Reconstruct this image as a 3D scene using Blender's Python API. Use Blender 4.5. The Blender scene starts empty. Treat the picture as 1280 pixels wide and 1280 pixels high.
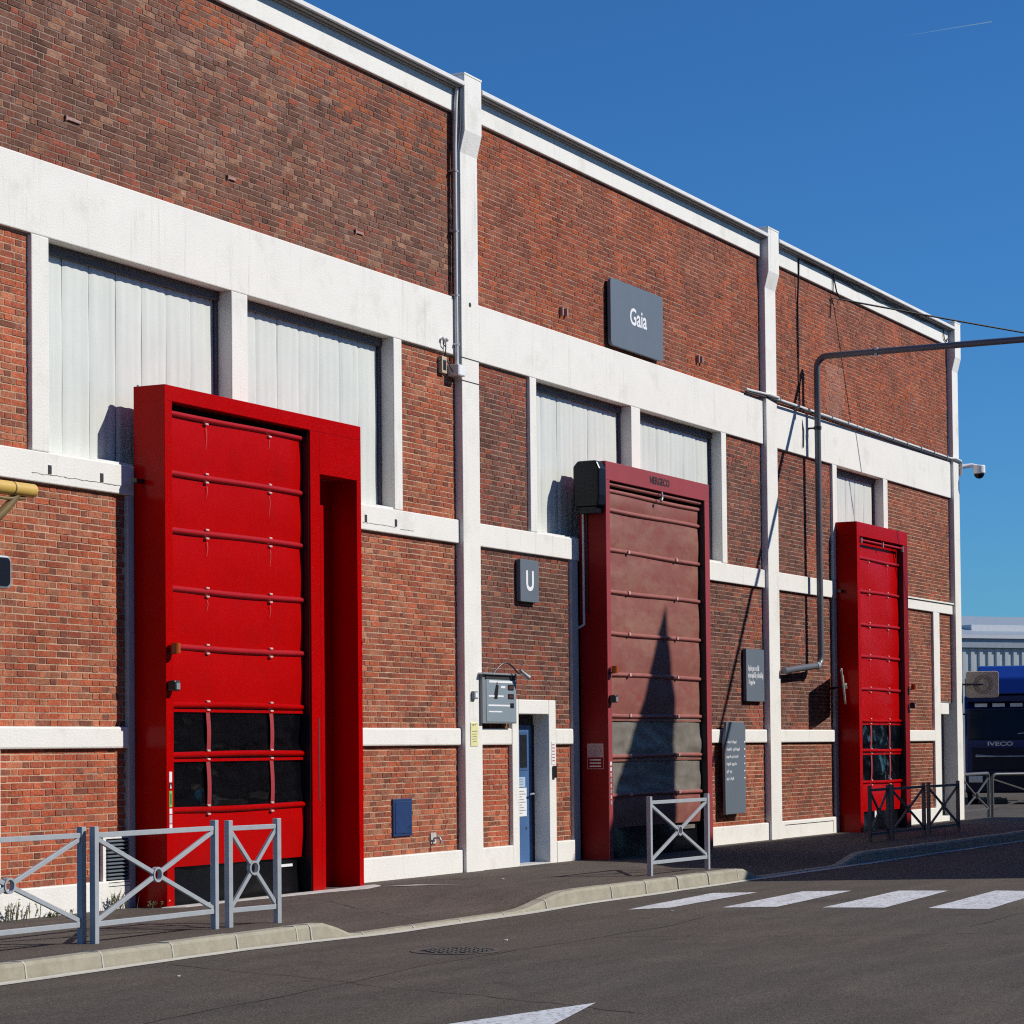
import bpy, bmesh, math, random
from mathutils import Vector, Matrix, noise

random.seed(7)
scene = bpy.context.scene
COL = scene.collection

# ------------------------------------------------------------------ camera
F_PX, CY_PX = 3100.0, 833.236          # focal length and optical centre for a 1280 px frame
YAW, PITCH, ROLL = 1.10267140, 0.03215630, -0.00994282
CAM = Vector((0.0, -15.31164, 1.7))
_fwd = Vector((math.sin(YAW)*math.cos(PITCH), math.cos(YAW)*math.cos(PITCH), math.sin(PITCH)))
_right0 = Vector((math.cos(YAW), -math.sin(YAW), 0.0))
_up0 = _right0.cross(_fwd)
C_R = math.cos(ROLL)*_right0 + math.sin(ROLL)*_up0
C_U = -math.sin(ROLL)*_right0 + math.cos(ROLL)*_up0
cd = bpy.data.cameras.new('Camera')
cam = bpy.data.objects.new('Camera', cd)
COL.objects.link(cam)
cd.sensor_width = 36.0
cd.lens = 36.0*F_PX/1280.0
cd.shift_y = (CY_PX-640.0)/1280.0
cd.clip_start, cd.clip_end = 0.1, 20000.0
M = Matrix((C_R, C_U, -_fwd)).transposed().to_4x4()
M.translation = CAM
cam.matrix_world = M
scene.camera = cam

# ------------------------------------------------------------------ sky, sun, exposure
SUN = Vector((0.55, -1.0, 0.86))        # towards the sun
elev = math.asin(SUN.normalized().z)
w = bpy.data.worlds.new('World'); scene.world = w; w.use_nodes = True
nt = w.node_tree
sky = nt.nodes.new('ShaderNodeTexSky'); sky.sky_type = 'NISHITA'
sky.sun_disc = False
sky.sun_elevation = elev
sky.sun_rotation = math.atan2(SUN.x, SUN.y)
sky.altitude = 0.0; sky.air_density = 1.0; sky.dust_density = 0.0; sky.ozone_density = 2.0
tintn = nt.nodes.new('ShaderNodeMix'); tintn.data_type = 'RGBA'; tintn.blend_type = 'MULTIPLY'; tintn.inputs['Factor'].default_value = 1.0
tintn.inputs['B'].default_value = (0.37, 0.96, 1.66, 1.0)      # deep clear-air blue over the whole sky
nt.links.new(sky.outputs[0], tintn.inputs['A']); nt.links.new(tintn.outputs['Result'], nt.nodes['Background'].inputs[0])
nt.nodes['Background'].inputs[1].default_value = 0.063
sd = bpy.data.lights.new('Sun', 'SUN'); sd.energy = 5.0; sd.angle = math.radians(0.53); sd.color = (1.0, 0.955, 0.88)
so = bpy.data.objects.new('Sun', sd); COL.objects.link(so)
so.rotation_euler = (-SUN).to_track_quat('-Z', 'Y').to_euler()
so.location = (20, -30, 40)
scene.view_settings.view_transform = 'Standard'
scene.view_settings.look = 'None'
scene.view_settings.exposure = -0.14
scene.view_settings.gamma = 1.0
scene.render.engine = 'CYCLES'
scene.cycles.max_bounces = 6
scene.cycles.diffuse_bounces = 2
scene.cycles.use_denoising = False      # keep the fine grain of brick and asphalt
scene.cycles.pixel_filter_type = 'BLACKMAN_HARRIS'; scene.cycles.filter_width = 1.15

# ------------------------------------------------------------------ helpers
def lin(c):
    c = c/255.0
    return c/12.92 if c <= 0.04045 else ((c+0.055)/1.055)**2.4
def S(r, g, b, k=1.0):
    return (lin(r)*k, lin(g)*k, lin(b)*k)

MATS = {}
def mat(name, col, rough=0.6, metal=0.0, var=0.12, scale=6.0, bump=0.0, bscale=60.0, dirt=None, spec=0.5, streak=None):
    if name in MATS: return MATS[name]
    m = bpy.data.materials.new(name); m.use_nodes = True
    n = m.node_tree; b = n.nodes['Principled BSDF']
    b.inputs['Roughness'].default_value = rough
    b.inputs['Metallic'].default_value = metal
    b.inputs['Specular IOR Level'].default_value = spec
    tc = n.nodes.new('ShaderNodeNewGeometry')
    nz = n.nodes.new('ShaderNodeTexNoise'); nz.inputs['Scale'].default_value = scale; nz.inputs['Detail'].default_value = 6
    nz.inputs['Roughness'].default_value = 0.65
    n.links.new(tc.outputs['Position'], nz.inputs['Vector'])
    r = n.nodes.new('ShaderNodeValToRGB')
    r.color_ramp.elements[0].position = 0.3; r.color_ramp.elements[1].position = 0.7
    r.color_ramp.elements[0].color = tuple(c*(1-var) for c in col)+(1,)
    r.color_ramp.elements[1].color = tuple(min(1, c*(1+var)) for c in col)+(1,)
    n.links.new(nz.outputs['Fac'], r.inputs['Fac'])
    out = r.outputs['Color']
    for spec_ in [x for x in (dirt, streak) if x]:
        dcol, dscale, lo, hi, stretch = spec_
        mp = n.nodes.new('ShaderNodeMapping'); mp.inputs['Scale'].default_value = stretch
        n.links.new(tc.outputs['Position'], mp.inputs['Vector'])
        n2 = n.nodes.new('ShaderNodeTexNoise'); n2.inputs['Scale'].default_value = dscale; n2.inputs['Detail'].default_value = 8
        n2.inputs['Roughness'].default_value = 0.7
        n.links.new(mp.outputs[0], n2.inputs['Vector'])
        r2 = n.nodes.new('ShaderNodeValToRGB')
        r2.color_ramp.elements[0].position = lo; r2.color_ramp.elements[1].position = hi
        r2.color_ramp.elements[0].color = (0, 0, 0, 1); r2.color_ramp.elements[1].color = (1, 1, 1, 1)
        n.links.new(n2.outputs['Fac'], r2.inputs['Fac'])
        mx = n.nodes.new('ShaderNodeMix'); mx.data_type = 'RGBA'
        n.links.new(r2.outputs['Color'], mx.inputs['Factor'])
        n.links.new(out, mx.inputs['A']); mx.inputs['B'].default_value = tuple(dcol)+(1,)
        out = mx.outputs['Result']
    n.links.new(out, b.inputs['Base Color'])
    if bump:
        nb = n.nodes.new('ShaderNodeTexNoise'); nb.inputs['Scale'].default_value = bscale; nb.inputs['Detail'].default_value = 5
        n.links.new(tc.outputs['Position'], nb.inputs['Vector'])
        bp = n.nodes.new('ShaderNodeBump'); bp.inputs['Strength'].default_value = bump; bp.inputs['Distance'].default_value = 0.02
        n.links.new(nb.outputs['Fac'], bp.inputs['Height']); n.links.new(bp.outputs[0], b.inputs['Normal'])
    MATS[name] = m
    return m

def brick_mat(name, use_object):
    m = bpy.data.materials.new(name); m.use_nodes = True
    n = m.node_tree; b = n.nodes['Principled BSDF']; b.inputs['Roughness'].default_value = 0.92
    b.inputs['Specular IOR Level'].default_value = 0.2
    if use_object:
        a = n.nodes.new('ShaderNodeObjectInfo'); col = a.outputs['Color']
    else:
        a = n.nodes.new('ShaderNodeVertexColor'); a.layer_name = 'tint'; col = a.outputs['Color']
    g = n.nodes.new('ShaderNodeNewGeometry')
    nz = n.nodes.new('ShaderNodeTexNoise'); nz.inputs['Scale'].default_value = 30; nz.inputs['Detail'].default_value = 6
    nz.inputs['Roughness'].default_value = 0.7
    n.links.new(g.outputs['Position'], nz.inputs['Vector'])
    r = n.nodes.new('ShaderNodeValToRGB')
    r.color_ramp.elements[0].position = 0.25; r.color_ramp.elements[1].position = 0.75
    r.color_ramp.elements[0].color = (0.52, 0.5, 0.5, 1); r.color_ramp.elements[1].color = (1.42, 1.42, 1.4, 1)
    n.links.new(nz.outputs['Fac'], r.inputs['Fac'])
    mx = n.nodes.new('ShaderNodeMix'); mx.data_type = 'RGBA'; mx.blend_type = 'MULTIPLY'; mx.inputs['Factor'].default_value = 1
    n.links.new(col, mx.inputs['A']); n.links.new(r.outputs['Color'], mx.inputs['B'])
    # soot and lime staining that runs over many bricks
    n3 = n.nodes.new('ShaderNodeTexNoise'); n3.inputs['Scale'].default_value = 1.3; n3.inputs['Detail'].default_value = 9; n3.inputs['Roughness'].default_value = 0.68
    n.links.new(g.outputs['Position'], n3.inputs['Vector'])
    r3 = n.nodes.new('ShaderNodeValToRGB'); r3.color_ramp.elements[0].position = 0.34; r3.color_ramp.elements[1].position = 0.68
    r3.color_ramp.elements[0].color = (0.70, 0.68, 0.68, 1); r3.color_ramp.elements[1].color = (1.20, 1.17, 1.12, 1)
    n.links.new(n3.outputs['Fac'], r3.inputs['Fac'])
    m3 = n.nodes.new('ShaderNodeMix'); m3.data_type = 'RGBA'; m3.blend_type = 'MULTIPLY'; m3.inputs['Factor'].default_value = 1
    n.links.new(mx.outputs['Result'], m3.inputs['A']); n.links.new(r3.outputs['Color'], m3.inputs['B'])
    n.links.new(m3.outputs['Result'], b.inputs['Base Color'])
    nb = n.nodes.new('ShaderNodeTexNoise'); nb.inputs['Scale'].default_value = 70; nb.inputs['Detail'].default_value = 4
    n.links.new(g.outputs['Position'], nb.inputs['Vector'])
    bp = n.nodes.new('ShaderNodeBump'); bp.inputs['Strength'].default_value = 0.8; bp.inputs['Distance'].default_value = 0.015
    n.links.new(nb.outputs['Fac'], bp.inputs['Height']); n.links.new(bp.outputs[0], b.inputs['Normal'])
    return m

class MB:
    """collects shapes given in world metres; build() links them as ONE mesh object"""
    def __init__(s): s.v = []; s.f = []
    def box(s, x0, x1, y0, y1, z0, z1, M=None):
        k = len(s.v)
        P = [(x0,y0,z0),(x1,y0,z0),(x1,y1,z0),(x0,y1,z0),(x0,y0,z1),(x1,y0,z1),(x1,y1,z1),(x0,y1,z1)]
        s.v += [tuple(M @ Vector(p)) for p in P] if M else P
        s.f += [tuple(k+i for i in q) for q in ((0,3,2,1),(4,5,6,7),(0,1,5,4),(1,2,6,5),(2,3,7,6),(3,0,4,7))]
        return s
    def bar(s, a, b, wd, ht=None, up=(0,0,1)):
        """rectangular bar between two points"""
        a, b = Vector(a), Vector(b); ht = ht or wd
        d = (b-a); L = d.length; d.normalize(); up = Vector(up)
        if abs(d.dot(up)) > 0.98: up = Vector((0,1,0))
        x = d.cross(up).normalized(); z = x.cross(d)
        Mx = Matrix((x, d, z)).transposed().to_4x4(); Mx.translation = a
        return s.box(-wd/2, wd/2, 0, L, -ht/2, ht/2, Mx)
    def tube(s, pts, r, n=10, caps=True, r1=None):
        pts = [Vector(p) for p in pts]; rings = []
        prev = None
        for i, p in enumerate(pts):
            if i == 0: d = pts[1]-pts[0]
            elif i == len(pts)-1: d = pts[-1]-pts[-2]
            else: d = (pts[i+1]-pts[i]).normalized()+(pts[i]-pts[i-1]).normalized()
            d.normalize()
            if prev is None:
                u = d.cross(Vector((0,0,1)))
                if u.length < 0.05: u = d.cross(Vector((0,1,0)))
            else: u = prev - d*prev.dot(d)
            u.normalize(); prev = u; q = d.cross(u)
            rr = r if r1 is None else r+(r1-r)*i/(len(pts)-1)
            k = len(s.v)
            s.v += [tuple(p+rr*(math.cos(t)*u+math.sin(t)*q)) for t in [2*math.pi*j/n for j in range(n)]]
            rings.append(k)
        for a, b in zip(rings, rings[1:]):
            s.f += [(a+j, a+(j+1) % n, b+(j+1) % n, b+j) for j in range(n)]
        if caps:
            s.f += [tuple(rings[0]+j for j in range(n))[::-1], tuple(rings[-1]+j for j in range(n))]
        return s
    def prism(s, poly, off):
        """closed polygon (world points) swept by vector off"""
        off = Vector(off); k = len(s.v); n = len(poly)
        s.v += [tuple(p) for p in poly]+[tuple(Vector(p)+off) for p in poly]
        s.f += [tuple(k+i for i in range(n)), tuple(k+n+i for i in range(n))[::-1]]
        s.f += [(k+i, k+n+i, k+n+(i+1) % n, k+(i+1) % n) for i in range(n)]
        return s
    def quad(s, *P):
        k = len(s.v); s.v += [tuple(p) for p in P]; s.f.append(tuple(range(k, k+len(P)))); return s
    def grid(s, fn, nu, nv):
        k = len(s.v)
        for i in range(nu+1):
            for j in range(nv+1): s.v.append(tuple(fn(i/nu, j/nv)))
        for i in range(nu):
            for j in range(nv):
                a = k+i*(nv+1)+j
                s.f.append((a, a+nv+1, a+nv+2, a+1))
        return s
    def ball(s, c, r, n=10, sq=(1,1,1)):
        c = Vector(c)
        return s.grid(lambda u, v: c+Vector((r*sq[0]*math.sin(math.pi*v)*math.cos(2*math.pi*u), r*sq[1]*math.sin(math.pi*v)*math.sin(2*math.pi*u), -r*sq[2]*math.cos(math.pi*v))), n, n)
    def build(s, name, m, parent=None, bevel=0.0, smooth=False, origin=None, fix=True):
        me = bpy.data.meshes.new(name)
        if parent is not None: o0 = WORLD[parent.name]
        elif origin is not None: o0 = Vector(origin)
        else:
            xs, ys, zs = zip(*s.v); o0 = Vector(((min(xs)+max(xs))/2, (min(ys)+max(ys))/2, min(zs)))
        me.from_pydata([tuple(Vector(p)-o0) for p in s.v], [], s.f)
        if fix:
            bm = bmesh.new(); bm.from_mesh(me); bmesh.ops.recalc_face_normals(bm, faces=bm.faces); bm.to_mesh(me); bm.free()
        me.materials.append(m)
        o = bpy.data.objects.new(name, me); COL.objects.link(o)
        if parent is not None: o.parent = parent
        else: o.location = o0
        WORLD[o.name] = o0
        if smooth:
            me.polygons.foreach_set('use_smooth', [True]*len(me.polygons))
            me.set_sharp_from_angle(angle=math.radians(40))
        if bevel:
            b = o.modifiers.new('bevel', 'BEVEL'); b.width = bevel; b.segments = 2; b.limit_method = 'ANGLE'
        return o
WORLD = {}
def tag(o, label, cat=None, group=None, kind=None):
    if label: o['label'] = label
    if cat: o['category'] = cat
    if group: o['group'] = group
    if kind: o['kind'] = kind
    return o
def thing(name, loc, label, cat, group=None):
    o = bpy.data.objects.new(name, None); COL.objects.link(o); o.location = loc; WORLD[o.name] = Vector(loc)
    o.empty_display_size = 0.2
    return tag(o, label, cat, group)
_txt = {}
def text_mb(body, x0, x1, z0, z1, fn, bold=0.0):
    """lettering fitted to a rectangle; fn(u, v) maps metres on the face to world points"""
    cu = bpy.data.curves.new('t', 'FONT'); cu.body = body; cu.offset = bold; cu.resolution_u = 3
    ob = bpy.data.objects.new('t', cu); COL.objects.link(ob)
    me = bpy.data.meshes.new_from_object(ob.evaluated_get(bpy.context.evaluated_depsgraph_get()))
    vs = [v.co.copy() for v in me.vertices]; fs = [tuple(p.vertices) for p in me.polygons]
    bpy.data.objects.remove(ob); bpy.data.curves.remove(cu); bpy.data.meshes.remove(me)
    ax = min(v.x for v in vs); bx = max(v.x for v in vs); az = min(v.y for v in vs); bz = max(v.y for v in vs)
    m = MB()
    m.v = [tuple(fn(x0+(v.x-ax)/(bx-ax)*(x1-x0), z0+(v.y-az)/(bz-az)*(z1-z0))) for v in vs]
    m.f = fs
    return m
def rrect(x0, x1, z0, z1, r, y, n=5):
    P = []
    for cx, cz, a in ((x1-r, z1-r, 0), (x0+r, z1-r, 90), (x0+r, z0+r, 180), (x1-r, z0+r, 270)):
        for i in range(n+1):
            t = math.radians(a+90*i/n); P.append((cx+r*math.cos(t), y, cz+r*math.sin(t)))
    return P

# ------------------------------------------------------------------ materials
WHITE = mat('white_render', (0.80, 0.78, 0.72), 0.9, var=0.035, scale=2.2, bump=0.25, bscale=45,
            dirt=((0.58, 0.55, 0.48), 1.6, 0.54, 0.84, (1, 1, 1)), streak=((0.46, 0.43, 0.37), 3.6, 0.57, 0.86, (2.6, 1, 0.14)))
MORTAR = mat('mortar', (0.50, 0.335, 0.225), 0.95, var=0.35, scale=1.2, bump=0.4, bscale=120)
BRICK = brick_mat('brick_clay', False)
BRICK_O = brick_mat('brick_clay_single', True)
RED = mat('red_paint', (0.42, 0.0012, 0.0012), 0.18, var=0.06, scale=3, dirt=((0.29, 0.004, 0.004), 2.3, 0.56, 0.8, (1, 1, .6)), streak=((0.37, 0.004, 0.004), 4, 0.55, 0.85, (3, 1, 0.25)), spec=0.10)
REDV = mat('red_vinyl', (0.43, 0.0012, 0.0012), 0.32, var=0.06, scale=2.5, dirt=((0.33, 0.004, 0.004), 1.9, 0.55, 0.8, (1, 1, .8)), bump=0.12, bscale=7, streak=((0.46, 0.008, 0.008), 5, 0.6, 0.85, (4, 1, 0.2)), spec=0.08)
RIB = mat('rib_vinyl', (0.42, 0.010, 0.016), 0.4, var=0.07, scale=5, spec=0.25)
PINK = mat('faded_red_paint', (0.31, 0.038, 0.044), 0.55, var=0.08, scale=3)
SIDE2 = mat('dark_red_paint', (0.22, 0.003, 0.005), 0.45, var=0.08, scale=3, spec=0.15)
FADE = mat('faded_vinyl', (0.235, 0.074, 0.054), 0.55, var=0.12, scale=2.2, bump=0.15, bscale=8,
           dirt=((0.32, 0.165, 0.11), 1.1, 0.45, 0.75, (.7, 1, 2.0)), streak=((0.24, 0.03, 0.03), 2.2, 0.5, 0.8, (1.5, 1, 3)))
FADERIB = mat('faded_rib_vinyl', (0.34, 0.115, 0.095), 0.5, var=0.12, scale=6)
CLIP = mat('clip_plastic', (0.66, 0.40, 0.36), 0.5)
DRIP = mat('drip_stain', (0.50, 0.075, 0.06), 0.8)
STRAP = mat('strap_webbing', (0.34, 0.02, 0.028), 0.7, bump=0.2)
DARKV = mat('dark_clear_vinyl', (0.003, 0.003, 0.004), 0.10, var=0.3, scale=4, bump=0.6, bscale=4.0, spec=0.3)
GREYV = mat('dull_clear_vinyl', (0.20, 0.18, 0.15), 0.4, var=0.22, scale=3, bump=0.5, bscale=6)
RUBBER = mat('black_rubber', (0.004, 0.004, 0.005), 0.3, var=0.3, scale=5, bump=0.5, bscale=5, spec=.3)
BLACK = mat('black_plastic', (0.012, 0.012, 0.014), 0.4)
NAVY = mat('navy_plastic', (0.006, 0.007, 0.013), 0.35, spec=.25)
INNER = mat('dark_steel', (0.02, 0.02, 0.022), 0.7)
PANE = mat('channel_glass', (0.68, 0.70, 0.645), 0.4, var=0.05, scale=1.6, streak=((0.56, 0.585, 0.54), 3, 0.5, 0.8, (3, 1, 0.12)), bump=0.06, bscale=4)
FRAME = mat('dark_window_frame', (0.10, 0.10, 0.105), 0.6, var=0.1)
SILL = mat('sill_paint', (0.76, 0.75, 0.71), 0.8)
SLATE = mat('slate_panel', (0.118, 0.148, 0.180), 0.55, var=0.05, scale=2)
LETTER = mat('white_lettering', (0.80, 0.81, 0.82), 0.6, var=0.03)
LETTER_D = mat('dark_lettering', (0.02, 0.006, 0.008), 0.7)
PIPE = mat('grey_pipe', (0.125, 0.13, 0.145), 0.35, var=0.1, scale=5, bump=0.05)
CONDUIT = mat('conduit_grey', (0.62, 0.62, 0.60), 0.5, var=0.1)
CABLE = mat('black_cable', (0.012, 0.012, 0.014), 0.6)
BARRIER = mat('barrier_paint', (0.36, 0.39, 0.42), 0.42, var=0.08, scale=9, dirt=((0.20, 0.20, 0.20), 7, 0.62, 0.8, (1, 1, 1)))
BLUE = mat('blue_paint', (0.055, 0.13, 0.29), 0.45, var=0.12, scale=3)
HATCH = mat('navy_hatch_paint', (0.016, 0.045, 0.14), 0.42, var=0.12, scale=8)
GLASS_D = mat('dark_glass', (0.012, 0.013, 0.016), 0.08)
PAPER = mat('paper', (0.75, 0.76, 0.76), 0.8, var=0.03)
PAPER_B = mat('blue_paper', (0.36, 0.50, 0.66), 0.8, var=0.03)
INK = mat('grey_ink', (0.28, 0.29, 0.31), 0.8)
YNOTE = mat('yellow_notice_print', (0.74, 0.70, 0.33), 0.7, var=0.1, scale=20)
YELLOW = mat('yellow_pipe_paint', (0.62, 0.40, 0.09), 0.45, var=0.1)
OCHRE = mat('ochre_paint', (0.20, 0.125, 0.04), 0.6, var=0.15)
ORANGE = mat('amber_lens', (0.38, 0.075, 0.012), 0.25)
GREEN = mat('green_sticker', (0.16, 0.55, 0.10), 0.6)
METAL = mat('galvanised', (0.42, 0.43, 0.44), 0.4, metal=0.5, var=0.15, scale=9)
GREYBOX = mat('grey_box_paint', (0.22, 0.245, 0.26), 0.5, var=0.05)
GREYFACE = mat('grey_board_face', (0.235, 0.29, 0.325), 0.5, var=0.04)
BEIGE = mat('beige_plastic', (0.50, 0.43, 0.30), 0.6)
TAN = mat('weathered_plastic', (0.52, 0.45, 0.36), 0.7, var=0.15, scale=8)
RIBTAN = mat('dark_tan_plastic', (0.34, 0.29, 0.23), 0.7, var=0.15, scale=8)  # darker tone so the back ribs stand out from the shell
MIRROR = mat('mirror_glass', (0.8, 0.8, 0.82), 0.03, metal=1.0, var=0.0)
RUST = mat('rusty_bracket', (0.38, 0.22, 0.19), 0.85, var=0.2, scale=20)
KERB = mat('kerb_concrete', (0.345, 0.315, 0.24), 0.9, var=0.14, scale=9, bump=0.3, bscale=110, dirt=((0.22, 0.195, 0.15), 2.5, 0.5, 0.85, (1, 1, 1)))
KJOINT = mat('kerb_mortar', (0.47, 0.45, 0.39), 0.9, var=0.12, scale=20)
RECESS_SHADE = mat('recess_shade_tone', (0.17, 0.165, 0.165), 0.9, var=0.06)  # white surface darkened to carry the shade inside the recess
JAMB_SHADE = mat('jamb_shade_tone', (0.52, 0.49, 0.46), 0.9, var=0.08)  # white jambs greyed in colour for the shade beside the doors
CONC = mat('threshold_concrete', (0.50, 0.48, 0.45), 0.9, var=0.2, scale=14)
LINE = mat('road_paint', (0.60, 0.62, 0.65), 0.75, var=0.07, scale=14, dirt=((0.14, 0.125, 0.11), 22, 0.53, 0.62, (1, 1, 1)), streak=((0.36, 0.36, 0.36), 5, 0.5, 0.72, (.4, 1, 1)))

def asphalt(name, col, warm):
    m = bpy.data.materials.new(name); m.use_nodes = True
    n = m.node_tree; b = n.nodes['Principled BSDF']; b.inputs['Roughness'].default_value = 0.88
    b.inputs['Specular IOR Level'].default_value = 0.3
    g = n.nodes.new('ShaderNodeNewGeometry')
    def nz(sc, det, stretch=(1, 1, 1)):
        mp = n.nodes.new('ShaderNodeMapping'); mp.inputs['Scale'].default_value = stretch
        n.links.new(g.outputs['Position'], mp.inputs['Vector'])
        t = n.nodes.new('ShaderNodeTexNoise'); t.inputs['Scale'].default_value = sc; t.inputs['Detail'].default_value = det
        t.inputs['Roughness'].default_value = 0.6
        n.links.new(mp.outputs[0], t.inputs['Vector']); return t.outputs['Fac']
    def ramp(f, lo, hi, c0, c1):
        r = n.nodes.new('ShaderNodeValToRGB'); e = r.color_ramp.elements
        e[0].position = lo; e[1].position = hi; e[0].color = tuple(c0)+(1,); e[1].color = tuple(c1)+(1,)
        n.links.new(f, r.inputs['Fac']); return r.outputs['Color']
    def mul(a, bb):
        x = n.nodes.new('ShaderNodeMix'); x.data_type = 'RGBA'; x.blend_type = 'MULTIPLY'; x.inputs['Factor'].default_value = 1
        n.links.new(a, x.inputs['A']); n.links.new(bb, x.inputs['B']); return x.outputs['Result']
    c = ramp(nz(0.35, 5), 0.35, 0.65, col, warm)
    c = mul(c, ramp(nz(1.1, 6, (0.5, 1.6, 1)), 0.3, 0.72, (0.84, 0.84, 0.85), (1.14, 1.13, 1.12)))
    c = mul(c, ramp(nz(60, 3), 0.34, 0.66, (0.55, 0.55, 0.55), (1.5, 1.5, 1.5)))
    c = mul(c, ramp(nz(26, 4), 0.32, 0.68, (0.80, 0.80, 0.80), (1.2, 1.2, 1.2)))
    c = mul(c, ramp(nz(2.2, 5, (0.22, 1.4, 1)), 0.35, 0.7, (0.86, 0.86, 0.86), (1.10, 1.10, 1.10)))
    c = mul(c, ramp(nz(9, 8), 0.62, 0.8, (1, 1, 1), (1.25, 1.22, 1.18)))
    c = mul(c, ramp(nz(0.8, 7), 0.60, 0.74, (1, 1, 1), (0.66, 0.66, 0.67)))
    c = mul(c, ramp(nz(3.1, 8, (1, .6, 1)), 0.64, 0.72, (1, 1, 1), (0.72, 0.72, 0.72)))
    n.links.new(c, b.inputs['Base Color'])
    bp = n.nodes.new('ShaderNodeBump'); bp.inputs['Strength'].default_value = 0.8; bp.inputs['Distance'].default_value = 0.015
    n.links.new(nz(80, 3), bp.inputs['Height']); n.links.new(bp.outputs[0], b.inputs['Normal'])
    return m
ROAD_M = asphalt('road_asphalt', (0.086, 0.075, 0.062), (0.096, 0.079, 0.063))
PAVE_M = asphalt('pavement_asphalt', (0.090, 0.075, 0.062), (0.106, 0.085, 0.068))

# ------------------------------------------------------------------ ground
def sm(a, b, x):
    t = max(0.0, min(1.0, (x-a)/(b-a))); return t*t*(3-2*t)
def zr(x):                               # road level along the kerb
    return -0.088 - 0.040*sm(18.6, 21.5, x) + 0.012*sm(24, 26, x)
KY = -3.14                               # face of the kerb
def drop(x):                             # 1 where the kerb is lowered for vehicles
    return sm(20.05, 20.75, x)*(1-sm(24.1, 25.5, x)) + sm(30.7, 31.5, x)*(1-sm(34.6, 35.8, x)) + sm(51, 54, x)
def kz(x): return 0.050 - 0.150*drop(x)
def zp(x, y):
    return 0.055 + (kz(x)-0.055)*sm(-0.9, KY+0.15, y)
xs = [-80, -30, 0, 8, 12] + [14+0.5*i for i in range(84)] + [58, 64, 75, 90, 120, 170, 260, 420]
ys = [-90, -50, -30, -20, -14, -10, -7, -5, -4, -3.15, -2.9, 0, 5, 12, 25, 60, 160, 300]
m = MB(); 
for x in xs:
    for y in ys: m.v.append((x, y, zr(x) if -40 < y < 3 or x < 52 else -0.1))
for i in range(len(xs)-1):
    for j in range(len(ys)-1):
        a = i*len(ys)+j; m.f.append((a, a+len(ys), a+len(ys)+1, a+1))
road = tag(m.build('road', ROAD_M, origin=(0, 0, 0), fix=False), 'brown grey asphalt road in front of the brick hall', kind='structure')

m = MB(); px = [10+0.125*i for i in range(345)]; py = [KY+0.13, -2.7, -2.35, -2.0, -1.6, -1.2, -0.8, -0.4, 0.06]
for x in px:
    for y in py: m.v.append((x, y, zp(x, y)))
for i in range(len(px)-1):
    for j in range(len(py)-1):
        a = i*len(py)+j; m.f.append((a, a+len(py), a+len(py)+1, a+1))
pavement = tag(m.build('pavement', PAVE_M, origin=(0, 0, 0), fix=False), 'asphalt pavement along the foot of the brick hall', kind='structure')
# kerb stones, one metre each
x = 11.6; k = 0
while x < 53:
    L = 1.0 if not (19.5 < x < 25.55 or 30.5 < x < 35.9) else 0.25
    g_j = 0.007 if (L == 1.0 or k % 4 == 0) else 0.0
    a, b = x, x+L-2*g_j
    j, jz = (random.uniform(-0.006, 0.006), random.uniform(-0.004, 0.004)) if L == 1.0 else (0.0, 0.0)
    mb = MB()
    P = []
    for xx in (a, b):
        t = kz(xx)+jz+0.006
        P.append([(xx, KY-0.028+j, zr(xx)-0.1), (xx, KY+j, t-0.028), (xx, KY+0.022+j, t), (xx, KY+0.15, t), (xx, KY+0.15, zr(xx)-0.1)])
    mb.prism(P[0], (b-a, 0, 0))
    for q in range(5): mb.v[5+q] = P[1][q]
    mb.build('kerb_stone', KERB, pavement)
    if L == 1.0 or k % 4 == 0:
        mb = MB(); t0, t1 = kz(b), kz(b+0.014)
        mb.prism([(b-.002, KY-0.034, zr(b)-0.05), (b-.002, KY-0.008, t0-0.018), (b-.002, KY+0.020, t0+0.011), (b-.002, KY+0.15, t0+0.011), (b-.002, KY+0.15, zr(b)-0.05)], (0.018, 0, 0))
        mb.build('kerb_joint', KJOINT, pavement)
    x += L; k += 1
# pale mortar bead and gutter strip at the foot of the kerb
m = MB()
def bead(u, v):
    xx = 11.6+41*u; wob = 0.02*noise.noise(Vector((xx*1.7, 3, 1)))+0.012*noise.noise(Vector((xx*7, 1, 4)))
    return (xx, KY-0.03-(0.10+wob)*(1-v)*(0.75+0.5*noise.noise(Vector((xx*0.6, 0, 0)))), zr(xx)+0.005+0.012*v*v)
m.grid(bead, 240, 3); m.build('gutter_strip', KJOINT, pavement, fix=False)
# pale concrete thresholds in front of the doors
m = MB(); m.prism([(21.35, -0.42, 0.058), (24.55, -0.42, 0.058), (25.75, -0.42, 0.058), (25.65, -0.56, 0.056), (25.1, -0.70, 0.056), (24.3, -0.60, 0.056), (22.8, -0.54, 0.056), (21.6, -0.56, 0.056)], (0, 0, 0.010))
m.build('threshold', CONC, pavement)
m = MB(); m.quad((25.55, -0.66, zp(25.6, -0.66)+0.006), (26.0, -0.86, zp(26, -0.9)+0.006), (26.05, -1.5, zp(26, -1.5)+0.008), (25.9, -1.1, zp(25.9, -1.1)+0.008))
m.build('cement_smear', CONC, pavement)

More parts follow.
